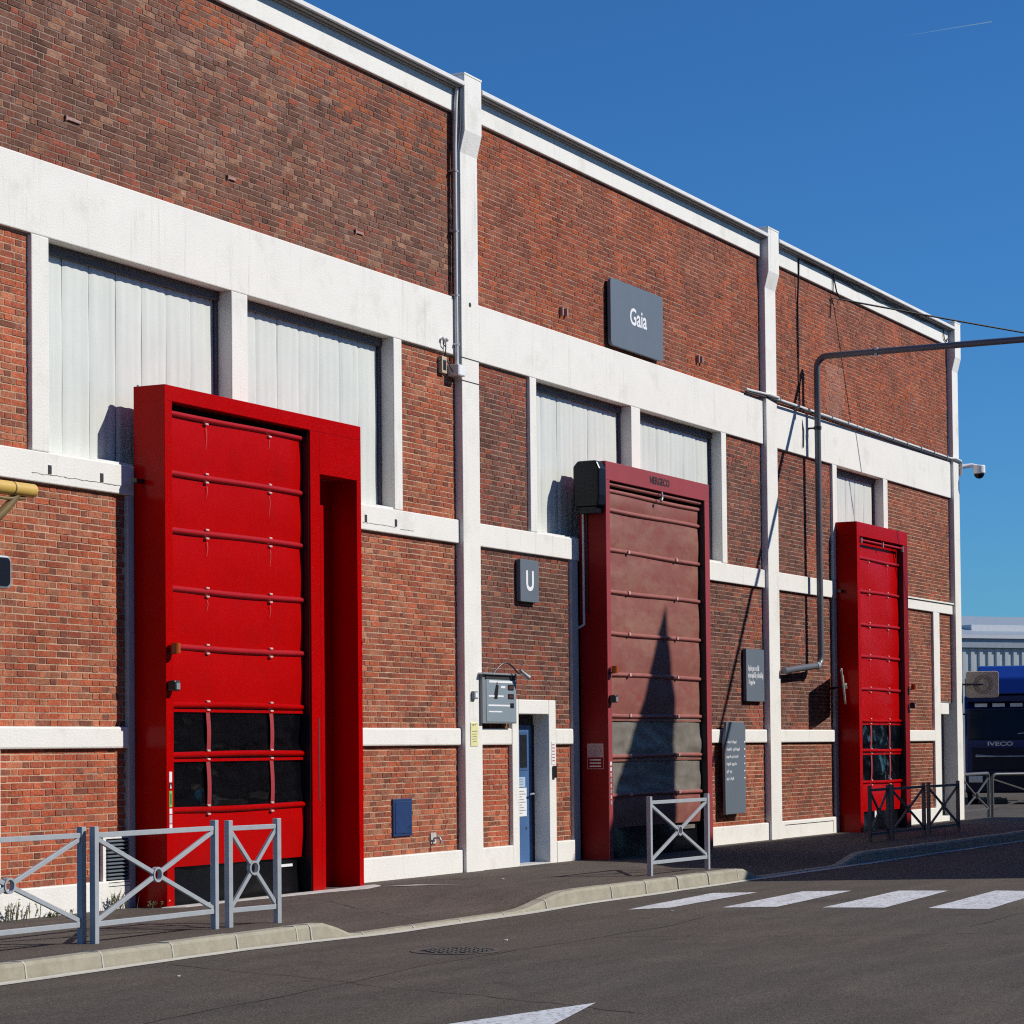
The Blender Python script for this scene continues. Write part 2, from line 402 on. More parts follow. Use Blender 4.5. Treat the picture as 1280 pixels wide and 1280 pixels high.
# painted crossing stripes and the tip of an arrow
for P in ([(25.12, -4.02), (25.51, -4.36), (28.47, -4.25), (28.16, -3.78)],
          [(25.69, -4.90), (26.01, -5.44), (29.12, -5.23), (28.79, -4.71)],
          [(26.04, -5.96), (26.25, -6.61), (29.47, -6.35), (29.29, -5.78)],
          [(26.30, -7.08), (26.34, -7.74), (29.70, -7.52), (29.66, -6.88)]):
    # fine ragged outline so that the paint edge is not ruler-straight
    Q = []
    for i in range(4):
        a, b = P[i], P[(i+1) % 4]
        for t in range(10):
            u = t/10; Q.append((a[0]+(b[0]-a[0])*u+random.uniform(-.006, .006), a[1]+(b[1]-a[1])*u+random.uniform(-.006, .006), zr(a[0]+(b[0]-a[0])*u)+0.004))
    MB().quad(*Q).build('crossing_stripe', LINE, road, fix=False)
MB().quad(*[(x, y, zr(x)+0.004) for x, y in ((15.68, -8.01), (14.4, -7.74), (12.6, -7.35), (12.9, -7.75), (10.5, -7.8), (10.4, -8.1), (13.2, -8.1), (13.3, -8.55), (14.6, -8.27))][::-1]).build('road_arrow', LINE, road, fix=False)
# wandering hairline cracks and a tar-sealed joint in the asphalt
CRK = mat('tar_crack', (0.022, 0.020, 0.018), 0.7)
def crack(x0, y0, x1, y1, wdt, seed, name='road_crack', par=None):
    m = MB(); n = 70; P = []
    for i in range(n+1):
        t = i/n; o_ = 0.16*noise.noise(Vector((seed, t*5, 0)))+0.05*noise.noise(Vector((seed, t*21, 4)))
        d = Vector((x1-x0, y1-y0, 0)); q = Vector((-d.y, d.x, 0)).normalized()
        p = Vector((x0, y0, 0))+d*t+q*o_; P.append((p, q, wdt*(0.35+abs(noise.noise(Vector((seed+9, t*14, 2))))*1.4)))
    for (p, q, a), (p2, q2, b) in zip(P, P[1:]):
        f = (lambda r: (r.x, r.y, zr(r.x)+0.003)) if par is road else (lambda r: (r.x, r.y, zp(r.x, r.y)+0.003))
        m.quad(f(p-q*a), f(p2-q2*b), f(p2+q2*b), f(p+q*a))
    m.build(name, CRK, par, fix=False)
crack(11.0, -5.9, 24.5, -5.2, .010, 3.1, par=road); crack(17.2, -3.4, 15.2, -8.6, .009, 7.7, par=road); crack(21.5, -5.4, 23.6, -9.5, .008, 5.2, par=road)
crack(24.0, -8.2, 33.0, -8.6, .012, 12.4, par=road); crack(22.6, -2.9, 23.4, -0.6, .008, 1.9, 'pavement_crack', pavement); crack(26.6, -0.3, 30.6, -2.2, .007, 8.3, 'pavement_crack', pavement)
# small pale litter chips
LIT = ['pale scrap on the road below the widest barrier', 'pale scrap on the road left of the manhole cover', 'pale scrap on the road just beyond the manhole cover', 'pale scrap on the road near the raised kerb end',
       'pale scrap on the road beside the first crossing stripe', 'pale scrap lying alone in the middle of the road', 'pale scrap on the pavement in front of the white pillar', 'pale scrap on the road nearest the arrow tip']
for k_, xy_ in enumerate(((16.3, -4.1), None, (20.8, -4.7), None, (25.0, -4.6), None, (27.4, -1.3), None)):
    if xy_ is None: continue
    x, y = xy_
    m = MB(); r = random.uniform(.012, .025); zz = (zr(x) if y < KY else zp(x, y))+0.003
    m.prism([(x+r*random.uniform(.6, 1.2)*math.cos(t), y+r*random.uniform(.6, 1.2)*math.sin(t), zz) for t in (0, 1.1, 2.2, 3.3, 4.4, 5.4)], (0, 0, .008))
    tag(m.build('litter_scrap', PAPER), LIT[k_], 'litter', 'litter scraps on the asphalt')
# manhole cover
mc = thing('manhole_cover', (19.25, -5.0, zr(19.25)), 'round dark manhole cover set into the road', 'manhole cover')
IRON = mat('cast_iron', (0.035, 0.031, 0.029), 0.6, var=0.3, scale=18)
IRONR = mat('cast_iron_rim', (0.075, 0.068, 0.060), 0.6, var=0.3, scale=18)
m = MB(); c = Vector((19.25, -5.0, zr(19.25)))
ring = lambda r, z, n=28: [tuple(c+Vector((r*math.cos(6.28318*i/n), r*math.sin(6.28318*i/n), z))) for i in range(n)]
m.prism(ring(.325, -.03), (0, 0, .037)); m.build('cover_plate', IRON, mc)
m = MB()
for i in range(28):
    a = 6.28318*i/28; b = 6.28318*(i+1)/28
    P = [c+Vector((r*math.cos(t), r*math.sin(t), .004)) for r, t in ((.335, a), (.40, a), (.40, b), (.335, b))]
    m.prism([tuple(p) for p in P], (0, 0, .006))
m.build('rim', IRONR, mc)
m = MB()
for i in range(7):
    for j in range(7):
        x = (i-3)*.085; y = (j-3)*.085
        if x*x+y*y < .27**2: m.box(c.x+x-.026, c.x+x+.026, c.y+y-.026, c.y+y+.026, c.z+.007, c.z+.014)
tag(m.build('tread_pattern', IRONR, mc), None, kind='stuff')

# ------------------------------------------------------------------ the brick hall
hall = thing('brick_hall', (34.5, 0.0, 0.05), 'long red brick industrial hall with white concrete frame and tall windows', 'building')
YB = 0.05                                # brick face
PIL = [(17.62, 18.12), (28.79, 29.28), (39.97, 40.49), (50.98, 51.40)]
X0, X1 = 17.62, 51.40
# solid core and roof behind the facade
m = MB(); m.box(X0+0.02, X1-0.02, 0.32, 22, 0.0, 10.40); m.build('core_wall', INNER, hall)
m = MB(); m.box(X0, X1-0.01, 0.02, 22.1, 10.412, 10.47); m.build('roof', mat('roof_felt', (0.10, 0.10, 0.10), 0.9), hall)
m = MB(); m.box(X1-0.015, X1, 0.33, 22.0, 0.0, 10.41); m.build('end_wall', WHITE, hall)
# pillars with the bracketed head
for i, (a, b) in enumerate(PIL):
    prof = [(a, -0.06, 0.0), (a, -0.06, 9.57), (a, -0.135, 9.86), (a, -0.135, 10.60), (a, 0.32, 10.60), (a, 0.32, 0.0)]
    m = MB(); m.prism(prof, (b-a, 0, 0))
    pl = m.build('pillar', WHITE, hall, bevel=0.012)
    m = MB(); m.box(a-0.004, b+0.004, -0.139, 0.30, 10.601, 10.625); m.build('pillar_cap', WHITE, pl)
    if i in (1,):
        for z in (6.84, 6.535):
            m = MB(); m.box(a-0.002, b+0.002, -0.0625, -0.055, z-0.007, z+0.007); m.build('joint_line', INNER, pl)
        m = MB(); m.tube([(29.03, -0.0635, 7.57), (29.03, -0.05, 7.57)], 0.032, 14); m.build('vent_hole', INNER, pl)
BAYS = [(18.12, 28.79), (29.28, 39.97), (40.49, 50.98)]
def conc(name, x0, x1, z0, z1, y0=0.0, y1=0.31, bevel=0.012):
    return MB().box(x0, x1, y0, y1, z0, z1).build(name, WHITE, hall, bevel=bevel)
CB_M = mat('coping_white', (0.72, 0.71, 0.68), 0.85, var=0.06, scale=3)
SOFF = mat('soffit_grey', (0.30, 0.28, 0.26), 0.9, var=0.1)
for a, b in BAYS:
    conc('beam', a, b, 6.86, 7.63)
    conc('roof_band', a, b, 10.10, 10.415)
    MB().box(a+.001, b-.001, -0.15, 0.3, 10.435, 10.495).build('coping', CB_M, hall, bevel=0.008)
    MB().box(a+.001, b-.001, -0.105, 0.01, 10.4155, 10.434).build('soffit_board', SOFF, hall)
    MB().box(a+.001, b-.001, -0.05, 0.0, 10.40, 10.4145).build('soffit_batten', SOFF, hall)
# horizontal bands
conc('band', 18.12, 28.79, 4.38, 4.69); conc('band', 29.28, 39.97, 4.38, 4.69); conc('band', 40.49, 46.72, 4.38, 4.69)
conc('band', 46.72, 50.98, 4.39, 4.60); MB().box(46.72, 50.98, -0.03, 0.05, 4.60, 4.63).build('ledge', WHITE, hall)
LB = [(18.12, 21.38), (25.62, 28.79), (29.28, 30.26), (31.63, 32.22), (36.52, 39.97), (40.49, 43.48), (46.74, 49.60)]
for a, b in LB:
    conc('band', a, b, 1.72, 1.945, y0=-0.005, bevel=0.02)
for a, b in LB:
    conc('plinth', a, b, -0.05, 0.35, y0=-0.012, bevel=0.014)
# jambs and mullions of the upper windows
JM = [(19.77, 20.05), (23.38, 23.71), (27.07, 27.28), (30.92, 31.13), (34.39, 34.73), (38.03, 38.25), (43.50, 43.74), (46.45, 46.72)]
for a, b in JM: conc('mullion', a, b, 4.69, 6.86)
# jambs beside the doors
for a, b in ((21.38, 21.62), (25.40, 25.62), (32.22, 32.44), (36.30, 36.52), (43.48, 43.70), (46.52, 46.74)):
    MB().box(a, b, 0.004, 0.31, -0.05, 4.38).build('jamb', JAMB_SHADE, hall, bevel=0.012)
conc('post', 18.98, 19.262, 0.35, 1.72)
conc('mullion', 49.60, 50.02, -0.05, 4.39)
conc('block', 50.02, 50.60, 2.28, 2.51)
# pedestrian doorway surround
conc('door_surround', 30.26, 30.46, -0.05, 2.345, y0=-0.008); conc('door_surround', 31.405, 31.63, -0.05, 2.345, y0=-0.008)
conc('lintel', 30.46, 31.405, 2.145, 2.345, y0=-0.008)
# recess beside the last pillar, its shade put into the grey tone
MB().box(50.02, 50.98, 0.24, 0.31, -0.05, 2.28).build('recess_panel', RECESS_SHADE, hall)
MB().box(50.02, 50.60, 0.02, 0.235, -0.05, 0.16).build('recess_step', WHITE, hall, bevel=0.01)
MB().box(50.02, 50.98, 0.06, 0.30, 2.512, 2.56).build('recess_head', RECESS_SHADE, hall)

# ---- brickwork: mortar bed (part) > single bricks (the 300 that show largest) + the rest joined
RECT = [
 (18.12, 28.79, 7.63, 10.10, 'A'), (18.12, 19.77, 4.69, 6.86, 'B'), (27.28, 28.79, 4.69, 6.86, 'F'),
 (18.12, 21.38, 1.945, 4.38, 'B'), (25.62, 28.79, 1.945, 4.38, 'F'), (18.12, 18.98, 0.35, 1.72, 'G'), (19.262, 21.38, 0.35, 1.72, 'G'), (25.62, 28.79, 0.35, 1.72, 'F'),
 (29.28, 39.97, 7.63, 10.10, 'C'), (29.28, 30.92, 4.69, 6.86, 'D'), (38.25, 39.97, 4.69, 6.86, 'D'),
 (29.28, 32.22, 2.345, 4.38, 'D'), (29.28, 30.26, 1.945, 2.345, 'D'), (31.63, 32.22, 1.945, 2.345, 'D'),
 (29.28, 30.26, 0.35, 1.72, 'G'), (31.63, 32.22, 0.35, 1.72, 'F'), (36.52, 39.97, 1.945, 4.38, 'D'), (36.52, 39.97, 0.35, 1.72, 'F'),
 (40.49, 50.98, 7.63, 10.10, 'C'), (40.49, 43.50, 4.69, 6.86, 'D'), (46.72, 50.98, 4.63, 6.86, 'E'),
 (40.49, 43.48, 1.945, 4.38, 'D'), (40.49, 43.48, 0.35, 1.72, 'E'), (46.74, 49.60, 1.945, 4.39, 'E'), (46.74, 49.60, 0.35, 1.72, 'E'), (50.02, 50.98, 2.56, 4.39, 'E')]
K = 1.0
C_RED, C_ORA, C_PINK = S(180, 96, 68, K), S(186, 94, 50, K), S(186, 120, 92, K)
C_MAU, C_DRK, C_PAL, C_TAN = S(120, 84, 72, K), S(86, 64, 58, K), S(176, 136, 112, K), S(162, 114, 88, K)
C_RBR, C_GRY, C_VIV = S(150, 82, 66, K), S(122, 98, 90, K), S(178, 88, 66, K)
def nz(x, z, s, o=0.0): return noise.noise(Vector((x*s, z*s, o)))
def pick(ws):
    t = random.random()*sum(w_ for w_, _ in ws)
    for w_, c in ws:
        t -= w_
        if t <= 0: return c
    return ws[-1][1]
def bcol(x, z, p, z0, z1, head):
    n1, n2, n3 = nz(x, z, 0.9, 1), nz(x, z, 0.45, 9), nz(x, z, 2.2, 4)
    if p == 'A':
        ora = sm(-0.15, 0.35, (z-9.45)*0.9+(x-24.5)*0.09+0.75*n1) if x > 22.5 else sm(0.1, 0.6, (z-9.75)+0.9*n1)
        if random.random() < ora*0.9: c = pick([(5, C_ORA), (3, C_RBR), (2, C_RED), (1, C_MAU)])
        elif z < z0+0.22 and n3+0.5*n1 > -0.05: c = pick([(3, C_VIV), (4, C_RBR), (2, C_MAU)])
        else: c = pick([(6, C_MAU), (1.2+2.0*max(0, n2), C_PAL), (1.6, C_GRY), (2+2*max(0, -n1), C_DRK), (2.6, C_RBR), (1.6, C_TAN), (0.2, C_VIV)])
    elif p == 'B': c = pick([(5, C_RED), (4+3*max(0, n1), C_PINK), (2, C_RBR), (1.3, C_TAN), (1.0+(2.5 if head else 0), C_MAU), (0.5, C_DRK), (.7, C_VIV)])
    elif p == 'G': c = pick([(6, C_RED), (2.5, C_VIV), (2, C_PINK), (1.5, C_RBR), (0.7+(2.5 if head else 0), C_MAU), (0.4, C_DRK)])
    elif p == 'F':
        c = pick([(4, C_RBR), (3.5, C_RED), (2+3*max(0, n1), C_PINK), (1.5, C_TAN), (2, C_MAU), (0.7, C_DRK), (0.8*max(0, n2)*3, C_PAL)])
    elif p == 'C':
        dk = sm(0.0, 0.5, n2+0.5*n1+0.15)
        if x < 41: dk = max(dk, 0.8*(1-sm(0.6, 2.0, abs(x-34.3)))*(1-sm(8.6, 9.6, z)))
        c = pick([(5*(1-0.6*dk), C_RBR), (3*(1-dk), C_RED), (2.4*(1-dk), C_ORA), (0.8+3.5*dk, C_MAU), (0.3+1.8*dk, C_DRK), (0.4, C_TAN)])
        if 43.3 < x+0.1*n3 < 44.3 and 7.75 < z+0.1*n3 < 8.75: c = tuple(0.55*a+0.45*b for a, b in zip(c, S(214, 172, 158, K)))
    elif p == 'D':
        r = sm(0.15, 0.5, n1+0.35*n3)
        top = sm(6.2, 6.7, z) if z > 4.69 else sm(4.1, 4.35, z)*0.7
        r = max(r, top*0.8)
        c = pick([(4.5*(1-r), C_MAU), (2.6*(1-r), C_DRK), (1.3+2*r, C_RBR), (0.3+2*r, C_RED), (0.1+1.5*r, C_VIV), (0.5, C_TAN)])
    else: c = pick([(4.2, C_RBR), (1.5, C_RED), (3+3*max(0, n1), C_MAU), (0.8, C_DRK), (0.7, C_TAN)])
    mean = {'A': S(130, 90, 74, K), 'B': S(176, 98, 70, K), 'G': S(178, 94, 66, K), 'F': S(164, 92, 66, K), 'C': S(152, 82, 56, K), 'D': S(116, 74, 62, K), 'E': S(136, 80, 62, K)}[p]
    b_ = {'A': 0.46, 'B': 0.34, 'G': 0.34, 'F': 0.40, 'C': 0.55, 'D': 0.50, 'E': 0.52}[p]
    v = random.uniform(0.90, 1.10)*(1+0.20*n2)
    return tuple((c[i]*(1-b_)+mean[i]*b_)*v for i in range(3))
def proj(p):
    d = Vector(p)-CAM; z = d.dot(_fwd)
    return 640+F_PX*d.dot(C_R)/z, CY_PX-F_PX*d.dot(C_U)/z, z
MORT = {'A': mat('mortar_sooty', (0.31, 0.215, 0.165), 0.95, var=0.35, scale=1.1, bump=0.4, bscale=120, dirt=((0.40, 0.22, 0.13), .7, .5, .7, (1, 1, 1))),
        'C': mat('mortar_ochre', (0.42, 0.26, 0.19), 0.95, var=0.3, scale=1.1, bump=0.4, bscale=120),
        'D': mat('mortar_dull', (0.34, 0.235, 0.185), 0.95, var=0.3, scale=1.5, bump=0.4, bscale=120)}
WALL = {}
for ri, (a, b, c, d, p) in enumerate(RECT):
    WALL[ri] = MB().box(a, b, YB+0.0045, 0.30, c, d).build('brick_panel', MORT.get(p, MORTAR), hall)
brickwork = WALL[0]
HB, JT, LS, LH, CH = 0.0550, 0.0145, 0.2200, 0.104, 0.0695
bricks = []
HOLES = [(27.0, 27.5, 0.59, 1.06)]
for ri, (x0, x1, z0, z1, p) in enumerate(RECT):
    kk = 0; z = z0+JT*0.4
    while z < z1-0.015:
        zt = min(z+HB, z1-0.002)
        x = x0-random.choice((0, 0.0))-(0.1735 if kk % 2 else 0.0)-0.01
        st = True
        irregular = p in 'ADFE'
        while x < x1:
            L = LS if st else LH
            xa, xb = max(x, x0+0.003), min(x+L, x1-0.003)
            if xb-xa > 0.025:
                bricks.append((xa, xb, z, zt, bcol((xa+xb)/2, z, p, z0, z1, not st), ri))
            x += L+JT+random.uniform(-0.0015, 0.0015)
            st = not st
            if irregular and random.random() < (0.30 if p == 'A' else 0.2): st = not st
        z += CH; kk += 1
scored = []
for i, (xa, xb, za, zb, c, hd) in enumerate(bricks):
    cx, cz = (xa+xb)/2, (za+zb)/2
    u, v, dd = proj((cx, YB, cz))
    if 3 < u < 1277 and 2 < v < 1260 and zb-za > 0.05 and (xb-xa) > 0.2 and not (118 < u < 470 and v > 470):
        scored.append((-(xb-xa)*abs(2158-u)/dd**2, i))
scored.sort(); single = set(i for _, i in scored[:300])
m = MB(); tint = []
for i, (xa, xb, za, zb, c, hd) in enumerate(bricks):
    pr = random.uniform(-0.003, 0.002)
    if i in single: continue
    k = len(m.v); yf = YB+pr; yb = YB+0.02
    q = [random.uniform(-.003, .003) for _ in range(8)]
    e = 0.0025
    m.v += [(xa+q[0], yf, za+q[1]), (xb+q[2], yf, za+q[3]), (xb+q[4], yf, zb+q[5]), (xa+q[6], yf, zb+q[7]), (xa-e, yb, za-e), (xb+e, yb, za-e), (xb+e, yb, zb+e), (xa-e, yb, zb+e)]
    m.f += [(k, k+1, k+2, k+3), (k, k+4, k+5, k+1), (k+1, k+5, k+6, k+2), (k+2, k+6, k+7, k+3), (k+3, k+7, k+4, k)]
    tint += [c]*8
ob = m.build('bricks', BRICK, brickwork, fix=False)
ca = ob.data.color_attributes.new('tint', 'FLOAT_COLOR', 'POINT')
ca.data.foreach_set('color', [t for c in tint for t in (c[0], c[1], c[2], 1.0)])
tag(ob, 'the remaining red and brown bricks of the facade', kind='stuff')
shared = {}
for i in sorted(single):
    xa, xb, za, zb, c, hd = bricks[i]
    key = (round((xb-xa)*200), round((zb-za)*400), i % 3)
    if key not in shared:
        L, h = (xb-xa)/2, (zb-za)/2; q = [random.uniform(-.0016, .0016) for _ in range(8)]; e = .0025
        me = bpy.data.meshes.new('brick')
        me.from_pydata([(-L+q[0], 0, -h+q[1]), (L+q[2], 0, -h+q[3]), (L+q[4], 0, h+q[5]), (-L+q[6], 0, h+q[7]), (-L-e, .02, -h-e), (L+e, .02, -h-e), (L+e, .02, h+e), (-L-e, .02, h+e)], [],
                       [(0, 1, 2, 3), (0, 4, 5, 1), (1, 5, 6, 2), (2, 6, 7, 3), (3, 7, 4, 0)])
        me.materials.append(BRICK_O); shared[key] = me
    o = bpy.data.objects.new('brick', shared[key]); COL.objects.link(o); o.parent = WALL[hd]
    o.location = Vector(((xa+xb)/2, YB+random.uniform(-.0028, .0028), (za+zb)/2))-WORLD[WALL[hd].name]
    o.color = (c[0], c[1], c[2], 1.0)

# ---- upper windows: frame (part) > channel glass strips
WIN = [(20.05, 23.38), (23.71, 27.07), (31.13, 34.39), (34.73, 38.03), (43.74, 46.45)]
for a, b in WIN:
    m = MB()
    m.box(a, b, 0.165, 0.31, 6.755, 6.86).box(b-0.045, b, 0.185, 0.31, 4.745, 6.755).box(a, a+0.035, 0.195, 0.31, 4.745, 6.755)  # deep dark top member: frame colour that also carries the lintel shadow
    win = m.build('window', FRAME, hall)
    MB().box(a, b, 0.17, 0.31, 4.69, 4.745).build('bottom_rail', SILL, win)
    m = MB(); m.box(a, b, 0.02, 0.17, 4.69, 4.715); m.build('sill', SILL, win)
    n = max(3, round((b-a-0.07)/0.5)); wd = (b-a-0.07)/n
    for i in range(n):
        xa = a+0.035+i*wd+0.0015; xb = a+0.035+(i+1)*wd-0.0015
        dy = random.uniform(-0.002, 0.002); tl = random.uniform(-0.004, 0.004)
        m = MB()
        def strip(u, v):
            e = 1-abs(2*u-1)**8
            return (xa+(xb-xa)*u, 0.222-0.010*e+dy+tl*(u-.5)+0.0025*math.cos(6.283*3*u)+0.003*math.sin(9*v+i), 4.745+2.01*v)
        m.grid(strip, 24, 6); m.build('pane', PANE, win, smooth=True)

# ---- blue pedestrian door (part) > pane, notices, handle
bd = MB().box(30.46, 31.375, 0.25, 0.30, 0.06, 2.00).build('door', BLUE, hall, bevel=0.006)
tag(bd, 'blue metal pedestrian door with narrow glazed slot')
MB().box(30.46, 31.405, 0.246, 0.31, 2.0, 2.145).build('door_head', INNER, bd)
MB().box(31.375, 31.405, 0.23, 0.30, 0.03, 2.0).build('door_stile', INNER, bd)
MB().box(30.98, 31.20, 0.243, 0.252, 1.40, 1.86).build('pane', GLASS_D, bd)
MB().box(30.94, 31.22, 0.2445, 0.251, 1.36, 1.90).build('pane_frame', mat('door_frame_blue', (0.04, 0.09, 0.2), .5), bd)
MB().box(30.78, 31.13, 0.238, 0.2415, 1.13, 1.27).build('notice', PAPER_B, bd)
nb = MB().box(30.74, 31.17, 0.238, 0.2415, 0.72, 1.12).build('notice', PAPER, bd)
m = MB()
for i in range(9): m.box(30.80, 31.08+0.06*math.sin(i*2.1), 0.2362, 0.2376, 1.065-0.038*i, 1.077-0.038*i)
for i in range(3): m.box(30.84, 31.06, 0.2362, 0.2376, 1.235-0.035*i, 1.247-0.035*i)
m.build('print_lines', INK, bd)
m = MB(); m.tube([(31.30, 0.25, 1.03), (31.30, 0.19, 1.03)], .018).tube([(31.31, 0.19, 1.03), (31.19, 0.185, 1.025)], .013); m.build('handle', METAL, bd)
MB().tube([(31.17, 0.252, .55), (31.17, 0.245, .55)], .02).build('lock', INNER, bd)
MB().box(30.44, 31.42, -0.02, 0.31, 0.02, 0.072).build('door_step', CONC, hall, bevel=0.01)
# ---- louvred vent low on the left
vt = MB().box(20.93, 21.375, 0.012, 0.09, 0.22, 0.83).build('vent', WHITE, hall)
MB().box(20.985, 21.37, 0.009, 0.0115, 0.265, 0.785).build('vent_recess', NAVY, vt)
for i in range(13):
    z = 0.285+i*0.0385
    MB().prism([(20.99, 0.009, z), (20.99, -0.012, z+0.004), (20.99, -0.012, z+0.012), (20.99, 0.009, z+0.022)], (0.375, 0, 0)).build('vent_slat', SLATE, vt)
# chipped slots and cracks in the middle band
for x in (20.05, 20.92, 26.34, 27.09):
    MB().box(x-0.028, x+0.028, -0.0035, 0.003, 4.475, 4.565).build('slot', INNER, hall)
for xa, xb, zc in ((19.76, 21.27, 4.468), (26.25, 27.09, 4.468), (27.2, 27.55, 4.452)):
    m = MB(); n = 40
    P = [(xa+(xb-xa)*i/n, -0.0025, zc+0.012*noise.noise(Vector((xa+i*.35, 0, 3)))+0.006*noise.noise(Vector((xa+i*1.7, 7, 3)))) for i in range(n+1)]
    for i in range(n):
        t = 0.008*abs(noise.noise(Vector((i*.9, 2, xa))))+0.003
        a, b = P[i], P[i+1]
        m.quad((a[0], a[1], a[2]-t), (b[0], b[1], b[2]-t), (b[0], b[1], b[2]+t*.3), (a[0], a[1], a[2]+t*.3))
    m.build('crack', mat('crack_grey', (0.17, 0.16, 0.15), .95), hall, fix=False)
# panel line in the plinth of the third bay
m = MB(); m.box(40.75, 43.25, -0.0145, -0.011, 0.275, 0.288).box(43.238, 43.25, -0.0145, -0.011, 0.07, 0.275); m.build('plinth_panel_joint', INNER, hall)
# rusty bolt stubs in the upper brickwork
for x, z, wd in ((20.51, 8.16, .26), (23.45, 8.15, .17), (26.3, 8.05, .2)):
    m = MB(); m.box(x-wd/2, x+wd/2, 0.030, YB, z-.016, z+.016).box(x-wd/2, x-wd/2+.02, 0.024, YB, z-.03, z+.03); m.build('bolt_stub', RUST, hall, bevel=.004)
for x, z in ((32.11, 7.95), (37.21, 7.95)):
    MB().box(x-.1, x-.06, 0.0, YB, z-.06, z+.06).build('bolt_stub', RUST, hall); MB().box(x+.05, x+.09, 0.0, YB, z-.05, z+.06).build('bolt_stub', RUST, hall)
# navy service hatch
ht = MB().box(27.01, 27.49, 0.025, 0.06, 0.585, 1.055).build('hatch', HATCH, hall, bevel=.006)
MB().box(27.05, 27.45, 0.017, 0.0248, 0.62, 1.02).build('hatch_leaf', HATCH, ht, bevel=.004)
MB().tube([(27.42, 0.016, .70), (27.42, 0.010, .70)], .014).build('lock', INNER, ht)
# doorframe notices
nf = MB().box(31.475, 31.60, -0.0125, -0.0085, 1.44, 1.76).build('notice', PAPER, hall)
m = MB()
for i in range(6): m.box(31.49, 31.57, -0.0142, -0.0128, 1.71-.045*i, 1.725-.045*i)
m.build('print_lines', mat('red_ink', (.5, .12, .14), .8), nf)
MB().box(31.50, 31.58, -0.045, -0.0085, 1.25, 1.42).build('call_box', BLACK, hall, bevel=.006)

# ------------------------------------------------------------------ red roll-up doors
def curtain(root, x0, x1, y, ribs, zlow, dark, pm, rm, windows, skirt_top, clips, strap_x, wm):
    for i, zt in enumerate(ribs):
        zb = ribs[i+1] if i+1 < len(ribs) else skirt_top
        inw = i in windows
        ph = random.uniform(0, 6)
        tp = 0.0 if zb > 1.2 else 0.05
        def sheet(u, v):
            bul = math.sin(math.pi*v)*0.012
            if inw: bul = (0.030*noise.noise(Vector((u*3.5+ph, v*1.6, i)))+0.014*noise.noise(Vector((u*9+ph, v*4.5, i+3)))+0.005*noise.noise(Vector((u*22, v*12, ph))))*(0.35+1.0*(1-v))*min(1, 5*v, 5*(1-v)+.1)
            xr = x1-tp*(1-v)*(1.0 if i == len(ribs)-1 else 0.3)
            return (x0+(xr-x0)*u, y-bul+0.006*math.sin(7*u+ph+2*v), zb+(zt-zb)*v)
        MB().grid(sheet, 48 if inw else 24, 20 if inw else 8).build('curtain_window' if inw else 'curtain_panel', wm if inw else pm, root, smooth=True)
        if inw and clips:
            MB().box(x0, x0+0.035, y-0.012, y+0.004, zb, zt).build('window_edge', pm, root)
        r = 0.036
        m = MB(); pts = []
        for k in range(13):
            u = k/12; pts.append((x0+(x1-x0)*u, y-0.02+0.003*math.sin(9*u+ph), zt+0.006*math.sin(5*u+ph)))
        PF = ((0.0, .034), (-.026, .020), (-.030, 0.0), (-.026, -.014), (0.0, -.032))
        def ribf(u, v):
            q = v*4; k0 = min(3, int(q)); f_ = q-k0; a_, b_ = PF[k0], PF[k0+1]
            return (x0+(x1-x0)*u, y-0.008+a_[0]+(b_[0]-a_[0])*f_+0.003*math.sin(9*u+ph), zt+0.006*math.sin(5*u+ph)+a_[1]+(b_[1]-a_[1])*f_)
        m = MB().grid(ribf, 16, 4); m.build('curtain_rib', pm if (dark and zt < 2.3) else rm, root, smooth=True)
        if inw:
            MB().box(x0, x1-0.02, y-0.022, y-0.002, zt-0.075, zt-0.045).build('rib_fold', pm, root)
        for sx in strap_x:
            if clips:
                if i > 0: MB().box(sx-.03, sx+.03, y-0.034, y-0.008, zt+.030, zt+.052).build('strap_clip', CLIP, root, bevel=.006)
                MB().box(sx-.03, sx+.03, y-0.034, y-0.008, zt-.062, zt-.040).build('strap_clip', CLIP, root, bevel=.006)
            if clips and not inw and i < 4:
                dl = random.uniform(.10, .26); ox = random.uniform(-.01, .01)
                m = MB()
                for q in range(6):
                    za, zc = zt-.09-dl*q/6, zt-.09-dl*(q+1)/6; ya = y-.0145; wq = .006*(1-q/8)
                    xa_ = sx+ox+.012*math.sin(q*.7); xc_ = sx+ox+.012*math.sin((q+1)*.7)
                    m.quad((xa_-wq, ya-.004, za), (xc_-wq, ya-.004, zc), (xc_+wq, ya-.004, zc), (xa_+wq, ya-.004, za))
                m.build('drip_mark', DRIP, root, fix=False)
            if inw and clips:
                m = MB(); P = []
                def st(u, v): return (sx+(u-.5)*.075-.02*(1-v)*math.sin(ph), y-0.016-0.012*math.sin(math.pi*v), zb+.03+(zt-zb-.08)*v)
                m.grid(st, 2, 8); m.build('strap', STRAP, root, smooth=True)
    m = MB()
    m.grid(lambda u, v: (x0+0.01+(x1-x0-0.05)*u, y+0.03-0.012*math.sin(9*u+3*v)-0.01*math.sin(23*u), zlow+(skirt_top+0.03-zlow)*v), 30, 6)
    m.build('bottom_skirt', RUBBER, root, smooth=True)

